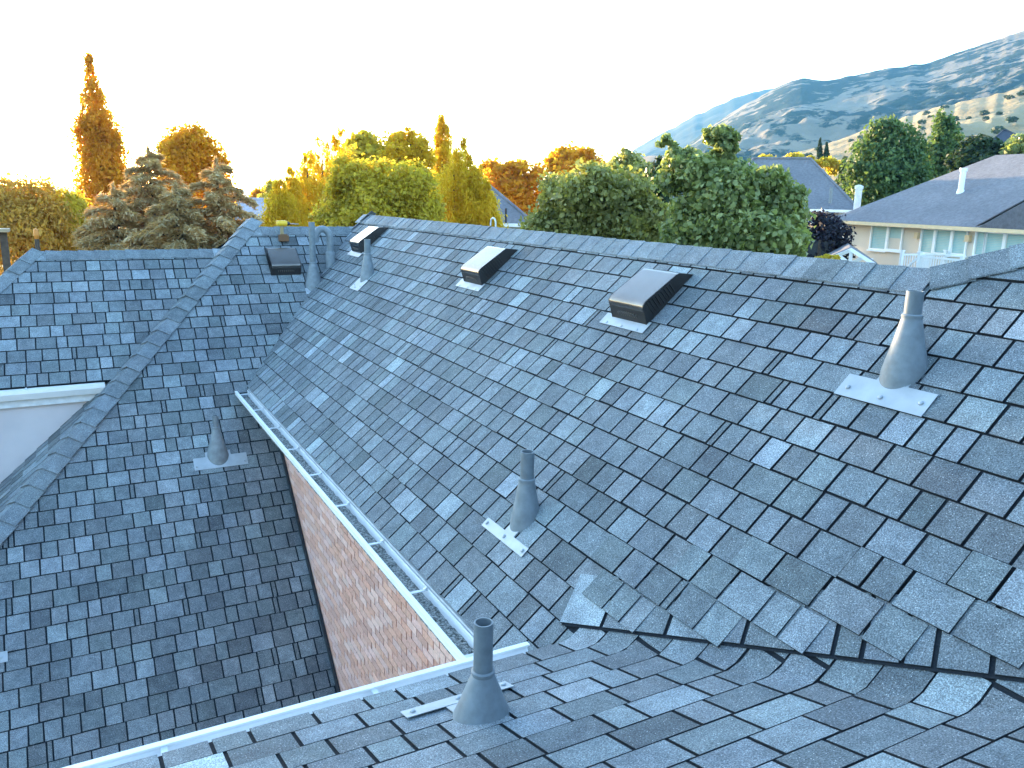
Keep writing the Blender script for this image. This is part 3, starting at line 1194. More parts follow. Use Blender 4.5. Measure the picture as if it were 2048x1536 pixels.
def box_vent(label, slope, a, b, w=0.44, apron=True):
    """slant-back roof vent: hood, side cheeks, grilles and a flange under it"""
    base = slope.P(a, b)
    root = empty('roof_vent', base)
    tag(root, label, 'roof vent', 'dark box vents on the roofs')
    prof = [(0.50, 0.010), (0.405, 0.112), (0.38, 0.120), (0.10, 0.158), (0.05, 0.163), (0.015, 0.155), (-0.005, 0.132), (-0.008, 0.112)]
    m = MB()
    n = len(prof)
    th_ = 0.006
    vs = [slope.P(a + s * w / 2, b + p[0], p[1]) for s in (-1, 1) for p in prof]
    fs = [(i, i + 1, n + i + 1, n + i) for i in range(n - 1)]
    inner = [slope.P(a + s * (w / 2 - 0.003), b + p[0] + 0.004, p[1] - th_) for s in (-1, 1) for p in prof]
    vs += inner
    fs += [(2 * n + i + 1, 2 * n + i, 3 * n + i, 3 * n + i + 1) for i in range(n - 1)]
    fs += [(n - 1, 2 * n - 1, 4 * n - 1, 3 * n - 1)]
    m.add(vs, fs)
    smooth_angle(m.build('hood', M_VENT, root), 40)
    # cheeks
    ch = prof + [(-0.055, 0.012)]
    for s in (-1, 1):
        m = MB()
        vs = [slope.P(a + s * (w / 2 - d_), b + p[0], p[1]) for d_ in (0.0, 0.01) for p in ch]
        k_ = len(ch)
        fs = [tuple(range(k_)), tuple(range(2 * k_ - 1, k_ - 1, -1))] + [(i, (i + 1) % k_, k_ + (i + 1) % k_, k_ + i) for i in range(k_)]
        m.add(vs, fs)
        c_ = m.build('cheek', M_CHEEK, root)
        m = MB()
        for q in range(9):
            t_ = 0.05 + q * 0.03
            h1 = 0.155 - t_ * 0.18
            if h1 < 0.04:
                break
            m.box(slope.P(a + s * (w / 2 + 0.003), b + t_, 0.02 + h1 / 2), (0.006, 0.01, h1 * 0.8), slope.A, slope.B, slope.Nn)
        m.build('side_louver', M_CHEEK, c_)
    # front
    m = MB()
    p0_, p1_ = (-0.006, 0.116), (-0.053, 0.012)
    vs = [slope.P(a + s * (w / 2 - 0.012), b + p[0] + d_, p[1]) for d_ in (0, 0.012) for p in (p0_, p1_) for s in (-1, 1)]
    fs = [(0, 1, 3, 2), (4, 6, 7, 5), (0, 4, 5, 1), (2, 3, 7, 6), (0, 2, 6, 4), (1, 5, 7, 3)]
    m.add(vs, fs)
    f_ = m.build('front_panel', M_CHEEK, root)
    m = MB()
    for q in range(11):
        x_ = -0.14 + q * 0.028
        if abs(x_) > 0.12:
            continue
        hh = 0.05 * math.sqrt(max(0.05, 1 - (x_ / 0.13) ** 2))
        m.box(slope.P(a + x_, b - 0.029, 0.066), (0.009, 0.012, hh), slope.A, slope.B, slope.Nn)
    m.build('grille', M_GRILLE, f_)
    if not apron:
        return settle(root)
    m = MB()
    m.box(slope.P(a + 0.03, b - 0.075, 0.018), (w + 0.12, 0.11, 0.004), slope.A, slope.B, slope.Nn)
    m.build('flange', M_GALVL, root)
    for s in (-0.4, 0, 0.4):
        m = MB()
        m.box(slope.P(a + 0.03 + s * (w + 0.05), b - 0.112, 0.022), (0.016, 0.016, 0.006), slope.A, slope.B, slope.Nn)
        m.build('screw', M_GALVL, root)
    return settle(root)


box_vent('dark slant backed roof vent nearest to the largest vent pipe', SM, 5.02, 2.47)
box_vent('dark slant backed roof vent between the other two on the main roof', SM, 7.78, 2.47)
box_vent('dark slant backed roof vent behind the pale pipe near the ridge end', SM, 11.85, 2.53)
box_vent('brown box vent below the yellow drill on the far wing', SL, 2.85, SL.ab(V((2.8, 12.45, -1.2)))[1] - 0.02, apron=False)

# cordless drill left on the roof above the far vent
M_YEL = simple('yellow_plastic', (0.75, 0.46, 0.02), 0.4, var=0.06)
M_BLK = simple('black_plastic', (0.02, 0.02, 0.02), 0.5)
M_BIT = simple('steel_bit', (0.45, 0.45, 0.46), 0.3, metal=0.9)
db_ = SL.P(2.95, SL.ab(V((2.8, 12.9, ZL - 0.23 * TT)))[1], 0.02)
root = empty('cordless_drill', db_)
tag(root, 'yellow cordless drill standing upright on its battery behind the brown vent', 'drill')
s_ = 1.18
m = MB()
m.box(db_ + V((0, 0, 0.045)) * s_, V((0.12, 0.08, 0.075)) * s_)
m.box(db_ + V((0, 0, 0.088)) * s_, V((0.085, 0.07, 0.02)) * s_)
m.build('battery', simple('battery_case', (0.16, 0.075, 0.03), 0.45), root)
m = MB()
m.tube([db_ + V((-0.012, 0, 0.09)) * s_, db_ + V((-0.02, 0, 0.14)) * s_, db_ + V((-0.01, 0, 0.20)) * s_], [0.026 * s_, 0.022 * s_, 0.028 * s_], 12)
smooth_angle(m.build('handle', simple('grip_rubber', (0.32, 0.24, 0.12), 0.6), root))
m = MB()
m.tube([db_ + V((-0.085, 0, 0.235)) * s_, db_ + V((-0.075, 0, 0.235)) * s_, db_ + V((0.02, 0, 0.235)) * s_, db_ + V((0.05, 0, 0.232)) * s_], [0.025 * s_, 0.038 * s_, 0.04 * s_, 0.028 * s_], 14)
smooth_angle(m.build('motor_housing', M_YEL, root))
m = MB()
m.tube([db_ + V((0.05, 0, 0.232)) * s_, db_ + V((0.075, 0, 0.23)) * s_, db_ + V((0.09, 0, 0.23)) * s_], [0.026 * s_, 0.024 * s_, 0.012 * s_], 12)
ck = smooth_angle(m.build('chuck', M_BLK, root))
m = MB()
m.tube([db_ + V((0.09, 0, 0.23)) * s_, db_ + V((0.2, 0, 0.226)) * s_], 0.007, 6)
m.build('bit', M_BIT, ck)
settle(root)

# bent vent tip that shows over the main ridge
hk = V((XR + 0.45, 9.35, ZR - 0.5))
root = empty('hooked_pipe', hk)
tag(root, 'thin white hooked pipe peeking over the main ridge', 'pipe')
m = MB()
tp = at(910, 441, math.hypot(hk.x, hk.y))
hk2 = V((hk.x, hk.y, tp.z - 0.03))
arc = [hk2 + V((0.0, 0.07 - 0.07 * math.cos(t_), 0.07 * math.sin(t_))) for t_ in [i * math.pi / 10 for i in range(11)]]
m.tube([hk, hk2] + arc[1:] + [arc[-1] + V((0, 0, -0.03))], 0.010, 10)
smooth_angle(m.build('hook', M_WHITED, root), 50)
m = MB()
m.tube([hk + V((0, 0, -0.15)), hk + V((0, 0, 0.1))], [0.05, 0.022], 12)
m.build('collar', M_GALV, root)
settle(root)


# ------------------------------------------------------------------ trees
def quads_mesh(name, verts, mat):
    n = len(verts) // 4
    me = bpy.data.meshes.new(name)
    me.vertices.add(n * 4)
    me.vertices.foreach_set('co', verts.astype(np.float32).ravel())
    me.loops.add(n * 4)
    me.loops.foreach_set('vertex_index', np.arange(n * 4, dtype=np.int32))
    me.polygons.add(n)
    me.polygons.foreach_set('loop_start', np.arange(0, n * 4, 4, dtype=np.int32))
    me.update(calc_edges=True)
    me.materials.append(mat)
    return me


def unit(a):
    return a / np.maximum(np.linalg.norm(a, axis=1, keepdims=True), 1e-9)


def leaf_quads(c, nrm, axis, ln, wd):
    """rhombic leaves: centres, normals, long axes"""
    nrm = unit(nrm)
    u = axis - nrm * (axis * nrm).sum(1, keepdims=True)
    u = unit(u)
    v = np.cross(nrm, u)
    ln = ln[:, None]
    wd = wd[:, None]
    fold = nrm * wd * 0.25
    return np.stack([c - u * ln * 0.5, c + v * wd * 0.5 + fold, c + u * ln * 0.5, c - v * wd * 0.5 + fold], 1).reshape(-1, 3)


def lobe_leaves(lobes, n, size, clump=0.35, shell=0.55, aspect=0.6, upright=0.0, nclump=None, droop=0.2):
    w = np.array([l[1][0] * l[1][1] + l[1][1] * l[1][2] + l[1][0] * l[1][2] for l in lobes])
    w = w / w.sum()
    out = []
    for (c, r), wi in zip(lobes, w):
        r = tuple(q * 0.86 for q in r)
        m = max(40, int(n * wi))
        k = nclump or max(8, int(m / 55))
        d = unit(rng.normal(size=(k, 3)))
        ph = rng.random(6) * 6.28
        wob = 1 + 0.13 * np.sin(d[:, :1] * 4.1 + ph[0]) + 0.13 * np.sin(d[:, 1:2] * 4.7 + ph[1]) + 0.13 * np.sin(d[:, 2:] * 5.3 + ph[2])
        rad = (shell + (1.06 - shell) * rng.random((k, 1)) ** 0.7) * wob
        cc = d * rad * np.array(r)
        idx = rng.integers(0, k, m)
        sc = clump * min(r)
        csz = 0.6 + 0.8 * rng.random((k, 1))
        p = cc[idx] + rng.normal(size=(m, 3)) * sc * csz[idx] * np.array([1, 1, 0.8 + upright])
        q = np.linalg.norm(p / np.array(r), axis=1)
        lim = 1.15 + 0.6 * rng.random(m) ** 2
        p = np.where((q > lim)[:, None], p / (q / lim)[:, None], p)
        nn = rng.normal(size=(m, 3)) * 0.8 + unit(p / np.array(r)) * 0.7 + np.array([0, 0, 0.35])
        ax = rng.normal(size=(m, 3)) + np.array([0, 0, upright * 3 - droop])
        s = size * (0.6 + 0.8 * rng.random(m))
        out.append(leaf_quads(p + np.array(c), nn, ax, s, s * aspect))
    return np.concatenate(out)


def px_lobes(items, D, depth=1.0):
    out = []
    for x, y, rx, ry in items:
        c = at(x, y, D + rng.uniform(-0.6, 0.6) * rx * D / FPX)
        k = c.length / FPX
        out.append(((c.x, c.y, c.z), (rx * k, rx * k * depth, ry * k)))
    return out


BARK = simple('bark', (0.075, 0.055, 0.04), 0.9, var=0.3, scale=12, bmp=0.5, bscale=30)
BARKW = simple('pale_bark', (0.5, 0.47, 0.42), 0.8, var=0.25, scale=8)


def trunk(root, base, top, r, lobes, bark, nb=7):
    m = MB()
    b0 = V(base)
    t = V(top)
    mid = b0.lerp(t, 0.5) + V((random.uniform(-.2, .2), random.uniform(-.2, .2), 0))
    m.tube([b0 + V((0, 0, -0.3)), b0 + V((0, 0, 0.4)), mid, t], [r * 1.5, r, r * 0.7, r * 0.15], 9)
    for i in range(min(nb, len(lobes))):
        c = V(lobes[i][0])
        zc = max(b0.z + 1.2, min(c.z - 0.3 - random.random(), t.z - 0.3))
        f = (zc - b0.z) / max(0.1, t.z - b0.z)
        st_ = b0.lerp(mid, f * 2) if f < 0.5 else mid.lerp(t, f * 2 - 1)
        m.tube([st_, st_.lerp(c, 0.5) + V((0, 0, 0.12)), c], [r * 0.42, r * 0.28, r * 0.08], 7)
    smooth_angle(m.build('trunk', bark, root), 60)


def tree(name, label, items, D, n, size, mat, group=None, cat='tree', bark=BARK, tr=0.16, depth=1.0, base_px=None, **kw):
    lobes = px_lobes(items, D, depth)
    big = max(lobes, key=lambda l: l[1][0] * l[1][2])
    cx = base_px if base_px is not None else sum(i[0] * i[2] for i in items) / sum(i[2] for i in items)
    b = at(cx, 600, D)
    base = V((b.x, b.y, GROUND))
    topc = max(lobes, key=lambda l: l[0][2])
    root = empty(name, base)
    tag(root, label, cat, group)
    me = quads_mesh('crown', lobe_leaves(lobes, n, size, **kw), mat)
    link('crown', me, None, root)
    hs = sorted(lobes, key=lambda l: -l[0][2])
    trunk(root, base, V(hs[min(len(hs) - 1, int(len(hs) * 0.35))][0]), tr, sorted(lobes, key=lambda l: -l[1][0]), bark)
    return settle(root)


def column_items(x, ytip, ybot, r, lean=0.0, pw=0.6):
    """lobes of a narrow upright evergreen"""
    out = []
    n = max(5, int((ybot - ytip) / (r * 0.55)))
    for i in range(n):
        t = (i + 0.6) / n
        y = ytip + (ybot - ytip) * t
        rr = r * min(1.0, (t * 1.15) ** pw) * random.uniform(0.9, 1.08)
        out.append((x + lean * t * r, y, rr, max(rr * 0.8, (ybot - ytip) / n * 0.9)))
    return out


G_GLOW_GOLD = leaf_mat('glow_tinted_evergreen', (0.40, 0.27, 0.014), (0.66, 0.45, 0.03), (1.0, 0.72, 0.04), 0.58)  # gold of the low sun's glow put into the colour of green foliage
G_GLOW_ORANGE = leaf_mat('glow_tinted_leaves', (0.36, 0.165, 0.010), (0.55, 0.265, 0.015), (0.98, 0.56, 0.03), 0.6)  # orange flare veil over green trees, painted into the leaf colour
G_YELG = leaf_mat('yellow_green_leaves', (0.27, 0.22, 0.02), (0.55, 0.44, 0.06), (0.9, 0.7, 0.05), 0.5)
G_OLIVE = leaf_mat('olive_leaves', (0.115, 0.125, 0.04), (0.43, 0.41, 0.17), (0.5, 0.5, 0.08), 0.38, 0.38)
G_GREEN = leaf_mat('green_leaves', (0.085, 0.118, 0.042), (0.37, 0.41, 0.19), (0.4, 0.48, 0.1), 0.38, 0.34)
G_DARK = leaf_mat('dark_green_leaves', (0.016, 0.036, 0.018), (0.045, 0.08, 0.035), (0.06, 0.11, 0.02), 0.25)
G_ASPEN = leaf_mat('aspen_leaves', (0.035, 0.085, 0.035), (0.12, 0.19, 0.07), (0.18, 0.28, 0.05), 0.35)
G_PLUM = leaf_mat('plum_leaves', (0.008, 0.009, 0.018), (0.022, 0.02, 0.034), (0.03, 0.015, 0.03), 0.2)
G_CEDAR = leaf_mat('blue_cedar_needles', (0.36, 0.27, 0.14), (0.70, 0.55, 0.33), (0.85, 0.5, 0.15), 0.35)
G_BROWN = leaf_mat('bronze_conifer', (0.28, 0.17, 0.03), (0.50, 0.31, 0.065), (0.9, 0.5, 0.05), 0.42)

# left
tree('bronze_shrub_tree', 'wide bronze conifer mass at the far left with tufted tips', [(10, 420, 75, 48), (60, 425, 62, 52), (-40, 440, 70, 60), (30, 480, 95, 60), (95, 470, 60, 55)],
     25, 26000, 0.13, G_BROWN, 'golden trees behind the left roofs', upright=0.5, aspect=0.4, clump=0.26, shell=0.7)
tree('bronze_shrub_tree', 'smaller bronze conifer between the far left mass and the feathery cedar', [(128, 430, 38, 40), (140, 475, 42, 46), (105, 440, 26, 34), (155, 425, 16, 30)],
     26, 11000, 0.13, G_YELG, 'golden trees behind the left roofs', upright=0.5, aspect=0.4, clump=0.26, shell=0.7)
tree('poplar_tree', 'tall narrow poplar with a bare pointed top, the tallest tree', [(176, 112, 6, 14), (180, 132, 9, 18), (180, 155, 10, 22), (187, 178, 12, 24), (188, 205, 18, 28), (193, 232, 25, 32), (166, 250, 13, 18), (175, 268, 24, 26), (200, 252, 30, 26),
     (212, 268, 22, 26), (195, 285, 34, 34), (205, 312, 38, 36), (200, 340, 38, 40), (205, 372, 40, 40), (208, 405, 38, 40), (228, 300, 16, 24), (230, 352, 22, 36)],
     46, 20000, 0.17, G_GLOW_ORANGE, 'golden trees behind the left roofs', upright=0.6, clump=0.4, shell=0.35, base_px=203)
tree('round_tree', 'dense round tree tinted with golden glow rising behind the feathery cedar', [(382, 300, 50, 42), (385, 276, 34, 20), (352, 318, 28, 40), (418, 320, 30, 44), (385, 345, 62, 55), (390, 400, 66, 50)],
     36, 20000, 0.145, G_GLOW_ORANGE, 'golden trees behind the left roofs', clump=0.3, shell=0.7)
tree('small_tree', 'tiny tree above the pale roof gable, on the left', [(516, 388, 12, 12), (512, 396, 10, 10), (524, 398, 12, 8)], 92, 900, 0.4, G_GLOW_ORANGE, 'golden trees behind the left roofs')
tree('small_tree', 'tiny tree above the pale roof gable, on the right', [(545, 376, 12, 18), (538, 388, 16, 16), (552, 392, 12, 14)], 88, 1100, 0.4, G_YELG, 'golden trees behind the left roofs')
for lab, x, yt, r, D in (('lowest arborvitae at the left end of the stepped row', 560, 372, 30, 29), ('second arborvitae of the stepped row, with a sharp tip', 582, 345, 28, 30),
                         ('third arborvitae of the stepped row', 615, 311, 32, 31), ('fourth arborvitae of the stepped row', 645, 287, 32, 32), ('tallest arborvitae of the stepped row, beside the airy tree', 678, 272, 34, 33)):
    tree('arborvitae', lab, column_items(x, yt - 4, 480, r * 1.45, pw=0.62), D, 12000, 0.13, G_GLOW_GOLD, 'arborvitae behind the roofs', upright=0.9, aspect=0.35, clump=0.3, shell=0.75, depth=0.9, tr=0.1)
tree('airy_tree', 'airy yellow tree with gaps between its top leaves', [(720, 285, 26, 18), (745, 290, 28, 20), (715, 310, 34, 26), (755, 312, 30, 26), (735, 275, 18, 12), (740, 340, 48, 36)],
     35, 3800, 0.26, G_YELG, 'golden trees behind the main ridge', clump=0.45, shell=0.3)
tree('round_tree', 'rounded tree tinted with golden glow between the airy tree and the pointed column', [(812, 300, 38, 34), (812, 276, 24, 16), (800, 330, 44, 40), (828, 335, 36, 44), (845, 300, 18, 26), (812, 380, 50, 50)],
     34, 14000, 0.15, G_GLOW_GOLD, 'golden trees behind the main ridge', clump=0.3, shell=0.65)
tree('columnar_tree', 'pointed column shaped tree, the highest behind the main ridge', column_items(884, 234, 430, 31, 0.1, 0.5), 37, 14000, 0.15, G_GLOW_GOLD, 'golden trees behind the main ridge', upright=0.7, aspect=0.45, clump=0.34, shell=0.6)
for lab, x, yt, r, D in (('broad arborvitae right of the pointed column', 908, 310, 44, 28), ('arborvitae with its tip just right of the pointed column', 925, 290, 30, 29),
                         ('sloping arborvitae next to the grey roof', 952, 335, 34, 28), ('lowest arborvitae against the grey roof', 974, 378, 28, 27.5)):
    tree('arborvitae', lab, column_items(x, yt - 4, 490, r * 1.4, pw=0.66), D, 12000, 0.13, G_GLOW_GOLD, 'arborvitae behind the roofs', upright=0.9, aspect=0.35, clump=0.3, shell=0.75, depth=0.9, tr=0.1)
tree('shade_tree', 'yellow green leafy tree in front of the arborvitae behind the ridge', [(708, 345, 40, 40), (735, 385, 70, 56), (690, 390, 38, 40), (815, 390, 56, 56), (672, 428, 44, 36), (770, 420, 90, 55), (850, 412, 36, 50), (770, 352, 36, 34), (835, 356, 28, 30), (720, 455, 80, 40), (820, 450, 70, 40)],
     23, 30000, 0.115, G_YELG, 'golden trees behind the main ridge', clump=0.24, shell=0.7, droop=0.0)

# middle
tree('shade_tree', 'tree tinted with brown gold glow beyond the grey hip roof', [(990, 345, 34, 22), (1020, 350, 40, 26), (1060, 352, 36, 26), (1040, 334, 20, 12), (1000, 380, 50, 34), (1060, 390, 54, 40), (1020, 410, 60, 40)],
     60, 9000, 0.36, G_GLOW_ORANGE, 'trees beyond the main ridge', clump=0.3, shell=0.65)
tree('shade_tree', 'red tree tinted with gold glow with a spiky top above the wide rounded tree', [(1140, 315, 40, 20), (1115, 330, 28, 20), (1170, 325, 32, 20), (1145, 345, 55, 26), (1180, 310, 12, 12), (1120, 308, 10, 10)],
     56, 5500, 0.34, G_GLOW_ORANGE, 'trees beyond the main ridge', clump=0.4, shell=0.45)
tree('shade_tree', 'olive tree between the red glow-tinted tree and the large leafed tree', [(1252, 330, 34, 24), (1225, 345, 30, 22), (1280, 350, 40, 26), (1250, 370, 60, 36), (1255, 312, 14, 10)],
     42, 8000, 0.24, G_OLIVE, 'trees beyond the main ridge', clump=0.3, shell=0.6)
tree('rounded_tree', 'wide rounded tree with thick hanging leaves behind the main ridge', [(1180, 380, 70, 44), (1130, 400, 58, 50), (1235, 385, 62, 46), (1105, 440, 46, 50), (1180, 430, 90, 60), (1255, 430, 66, 60), (1290, 450, 42, 52), (1085, 475, 40, 36), (1150, 480, 90, 40), (1240, 485, 90, 45)],
     17, 36000, 0.105, G_OLIVE, 'trees beyond the main ridge', clump=0.26, shell=0.72, aspect=0.72, droop=0.9)
tree('conifer_tree', 'dark conifer behind the two leafy trees', column_items(1318, 322, 470, 34), 30, 6000, 0.2, G_DARK, 'trees beyond the main ridge', upright=0.5, aspect=0.4, clump=0.35)
tree('large_leafed_tree', 'large leafed green tree with two loose leaders above its crown', [(1332, 278, 9, 9), (1320, 290, 8, 6), (1346, 292, 9, 7), (1352, 304, 12, 9), (1440, 263, 28, 9), (1420, 276, 16, 8), (1458, 280, 18, 11), (1440, 294, 18, 14), (1470, 272, 11, 8), (1448, 312, 22, 15), (1428, 326, 28, 16), (1348, 312, 16, 12), (1462, 298, 14, 10), (1365, 322, 40, 20), (1395, 344, 50, 30), (1355, 350, 34, 32), (1450, 385, 62, 48), (1530, 365, 38, 30),
     (1530, 400, 54, 46), (1570, 420, 36, 34), (1592, 398, 18, 20), (1425, 440, 76, 58), (1500, 465, 84, 50), (1375, 480, 46, 44), (1560, 480, 50, 36)],
     15, 34000, 0.105, G_GREEN, 'trees beyond the main ridge', clump=0.38, shell=0.4, aspect=0.75, droop=0.6, base_px=1450)
tree('grey_green_tree', 'soft grey green tree between the large leafed tree and the hip roof', [(1420, 340, 40, 28), (1470, 345, 36, 26), (1445, 365, 50, 30)], 50, 4500, 0.3, G_ASPEN, 'trees beyond the main ridge', clump=0.3)

# right
tree('plum_tree', 'dark purple plum tree in front of the white wall', [(1640, 455, 40, 30), (1615, 480, 34, 34), (1660, 480, 36, 34), (1640, 505, 50, 24)], 37, 8000, 0.17, G_PLUM, None, clump=0.32, shell=0.5)
for lab, x, yt in (('taller of two slim cypresses on the hillside', 1640, 278), ('shorter of two slim cypresses on the hillside', 1653, 286)):
    tree('cypress_tree', lab, column_items(x, yt, 326, 5.5), 140, 1500, 0.5, G_DARK, 'slim cypresses on the hill', upright=0.9, aspect=0.4)
tree('aspen_tree', 'big green aspen between the hip roof and the cream house', [(1768, 268, 26, 26), (1772, 300, 40, 36), (1740, 320, 40, 40), (1805, 300, 34, 40), (1735, 365, 44, 40), (1785, 350, 60, 50), (1825, 340, 32, 46), (1790, 395, 66, 36)],
     60, 15000, 0.3, G_ASPEN, 'trees around the cream house', clump=0.28, shell=0.6, upright=0.3)
tree('birch_tree', 'thin birch with a pale trunk right of the big aspen', [(1880, 245, 14, 20), (1885, 270, 20, 26), (1900, 285, 18, 24), (1878, 305, 26, 30), (1905, 325, 28, 34), (1875, 345, 24, 30)],
     70, 4500, 0.34, G_ASPEN, 'trees around the cream house', clump=0.4, shell=0.35, bark=BARKW, upright=0.3)
tree('dark_tree', 'dark tree above the ridge of the cream house', [(1962, 298, 30, 20), (1940, 314, 32, 18), (1985, 314, 34, 16), (1955, 326, 46, 16)], 64, 7000, 0.3, G_DARK, 'trees around the cream house', clump=0.3)
tree('dark_tree', 'small dark green tree at the edge beside the dark gables', [(2050, 292, 30, 18), (2030, 303, 24, 14)], 62, 2600, 0.3, G_GREEN, 'trees around the cream house', clump=0.3)
tree('blue_conifer', 'bluish conifer beside the hip roof and the aspen', column_items(1690, 318, 400, 20), 68, 3500, 0.3, G_DARK, 'trees around the cream house', upright=0.5, aspect=0.4)
for lab, it in (('bright green shrub above the left end of the hip roof', [(1535, 320, 16, 8), (1550, 325, 14, 8)]), ('bright green shrub above the middle of the hip roof', [(1590, 318, 18, 9), (1610, 322, 16, 9)]),
                ('bright green shrub beside the two cypresses', [(1650, 328, 22, 10), (1670, 336, 18, 12)])):
    tree('hill_shrub', lab, it, 78, 1400, 0.34, G_YELG, 'bright shrubs above the hip roof', cat='shrub', tr=0.06)
tree('hill_shrub', 'yellow shrub at the foot of the white pavilion', [(1658, 517, 20, 7), (1640, 521, 14, 6)], 31, 900, 0.12, G_YELG, None, cat='shrub', tr=0.04)


# feathery cedar in layers
def cedar(label, x, ytop, D, R, seed, nb=95, ybase=None):
    r = np.random.default_rng(seed)
    tp = at(x, ytop, D)
    base = V((tp.x, tp.y, GROUND))
    root = empty('cedar_tree', base)
    tag(root, label, 'tree', 'feathery cedars behind the left roofs')
    H = tp.z - GROUND
    allq = []
    m = MB()
    m.tube([base + V((0, 0, -0.3)), base + V((0, 0, H * 0.5)), tp - V((0, 0, 0.25))], [0.22, 0.15, 0.02], 9)
    k_ = 160
    up_ = r.random((k_, 1))
    allq.append(leaf_quads(np.array([tp.x, tp.y, tp.z - 0.35]) + up_ * np.array([0, 0, 0.4]) + r.normal(size=(k_, 3)) * 0.05 * (1.2 - up_), r.normal(size=(k_, 3)), r.normal(size=(k_, 3)) * 0.5 + np.array([0, 0, 1.2]), np.full(k_, 0.13), np.full(k_, 0.03)))
    for i in range(nb):
        f = (i / nb) ** 0.85
        z = tp.z - 0.15 - f * (H * 0.62)
        az = i * 2.399 + r.normal() * 0.3
        L = (0.25 + R * min(1, f * 1.7) ** 0.8) * r.uniform(0.75, 1.15)
        d = np.array([math.cos(az), math.sin(az), 0])
        side = np.array([-math.sin(az), math.cos(az), 0])
        n = int(190 + 460 * L)
        t = r.random(n) ** 0.75
        rise = 0.30 * np.sin(t * 2.2) * L * 0.5 - 0.22 * (t ** 2) * L
        wv = (1 - t) * 0.27 * L + 0.08
        s = r.uniform(-1, 1, n) * wv
        c = np.array([tp.x, tp.y, z]) + d * (t * L)[:, None] + side * s[:, None] + np.array([0, 0, 1]) * (rise - np.abs(s) * 0.22 + r.normal(size=n) * 0.035)[:, None]
        ax = d * 1.0 + side * (np.sign(s) * 0.9)[:, None] + np.array([0, 0, -0.35]) + r.normal(size=(n, 3)) * 0.35
        nn = np.array([0, 0, 1.0]) + r.normal(size=(n, 3)) * 0.45
        ln = 0.145 * (0.6 + 0.8 * r.random(n))
        allq.append(leaf_quads(c, nn, ax, ln, ln * 0.22))
        p0 = V((tp.x, tp.y, z))
        m.tube([p0, p0 + V(tuple(d * L * 0.5)) + V((0, 0, 0.08 * L)), p0 + V(tuple(d * L * 0.95)) + V((0, 0, -0.14 * L))], [0.035, 0.022, 0.006], 5)
    link('crown', quads_mesh('crown', np.concatenate(allq), G_CEDAR), None, root)
    smooth_angle(m.build('trunk', BARK, root), 60)
    settle(root)


cedar('feathery cedar with a spiky leader between the poplar and the round tree', 296, 298, 19.5, 2.3, 3, 130)
cedar('broad feathery cedar in front of the round glow-tinted tree', 432, 322, 17.5, 1.75, 4, 115)
cedar('low feathery cedar spreading behind the left ridge', 225, 372, 18.5, 1.8, 9, 100)
cedar('lowest feathery cedar, its pale sprays just above the left ridge', 350, 368, 17.0, 2.0, 12, 110)


# ------------------------------------------------------------------ neighbouring houses
def roof_mat(name, c):
    m, nt, b = new_mat(name)
    n = tex_noise(nt, 7, 5, 0.7)
    n2 = tex_noise(nt, 0.6, 3)
    k = ramp(nt, n, [(0.3, tuple(q * 0.72 for q in c)), (0.7, tuple(q * 1.25 for q in c))])
    k = mixc(nt, k, ramp(nt, n2, [(0.3, (0.85, 0.85, 0.86)), (0.7, (1.12, 1.1, 1.08))]), 1.0, 'MULTIPLY')
    nt.links.new(k, b.inputs['Base Color'])
    b.inputs['Roughness'].default_value = 0.9
    return m


R_GREY = roof_mat('grey_roofing', (0.15, 0.15, 0.165))
R_MAUVE = roof_mat('mauve_roofing', (0.165, 0.165, 0.18))
R_DARK = roof_mat('slate_roofing', (0.035, 0.045, 0.065))
R_PALE = roof_mat('pale_roofing', (0.40, 0.38, 0.42))
W_CREAM = simple('cream_stucco', (0.62, 0.52, 0.41), 0.9, var=0.05, scale=0.8, bmp=0.2, bscale=60)
W_WHITE = simple('white_siding', (0.62, 0.64, 0.66), 0.7, var=0.06, scale=0.8)
W_BLUE = simple('blue_grey_siding', (0.22, 0.25, 0.30), 0.8)  # plain blue-grey wall colour
P_CREAM = simple('cream_trim', (0.62, 0.47, 0.28), 0.6, var=0.06)
M_FRAME = simple('white_frame', (0.76, 0.77, 0.76), 0.45, var=0.04)
m_, nt_, b_ = new_mat('window_glass')
b_.inputs['Base Color'].default_value = (0.10, 0.22, 0.22, 1)
b_.inputs['Roughness'].default_value = 0.06
b_.inputs['Specular IOR Level'].default_value = 0.8
M_GLASS = m_
M_BLIND = simple('aqua_blind', (0.30, 0.47, 0.45), 0.6, var=0.08, scale=3)


def prism(mb, pts, h=0.12):
    """a thick roof sheet from an ordered outline"""
    pts = [V(p) for p in pts]
    n = len(pts)
    nn = (pts[1] - pts[0]).cross(pts[2] - pts[1]).normalized()
    if nn.z < 0:
        nn = -nn
    vs = pts + [p - nn * h for p in pts]
    mb.add(vs, [tuple(range(n)), tuple(range(2 * n - 1, n - 1, -1))] + [(i, n + i, n + (i + 1) % n, (i + 1) % n) for i in range(n)])


class Face:
    """a facade: origin at its left end, X along it, out towards the viewer"""
    def __init__(s, a, b):
        s.o = V((a.x, a.y, 0))
        s.X = V((b.x - a.x, b.y - a.y, 0)).normalized()
        s.L = math.hypot(b.x - a.x, b.y - a.y)
        s.n = V((s.X.y, -s.X.x, 0))
        if s.n.dot(-s.o) < 0:
            s.n = -s.n
        s.Z = V((0, 0, 1))

    def hit(s, px, py):
        r = ray(px, py)
        p = r * (s.n.dot(s.o) / s.n.dot(r))
        return (p - s.o).dot(s.X), p.z

    def p(s, x, z, d=0.0):
        return s.o + s.X * x + s.n * d + V((0, 0, z))


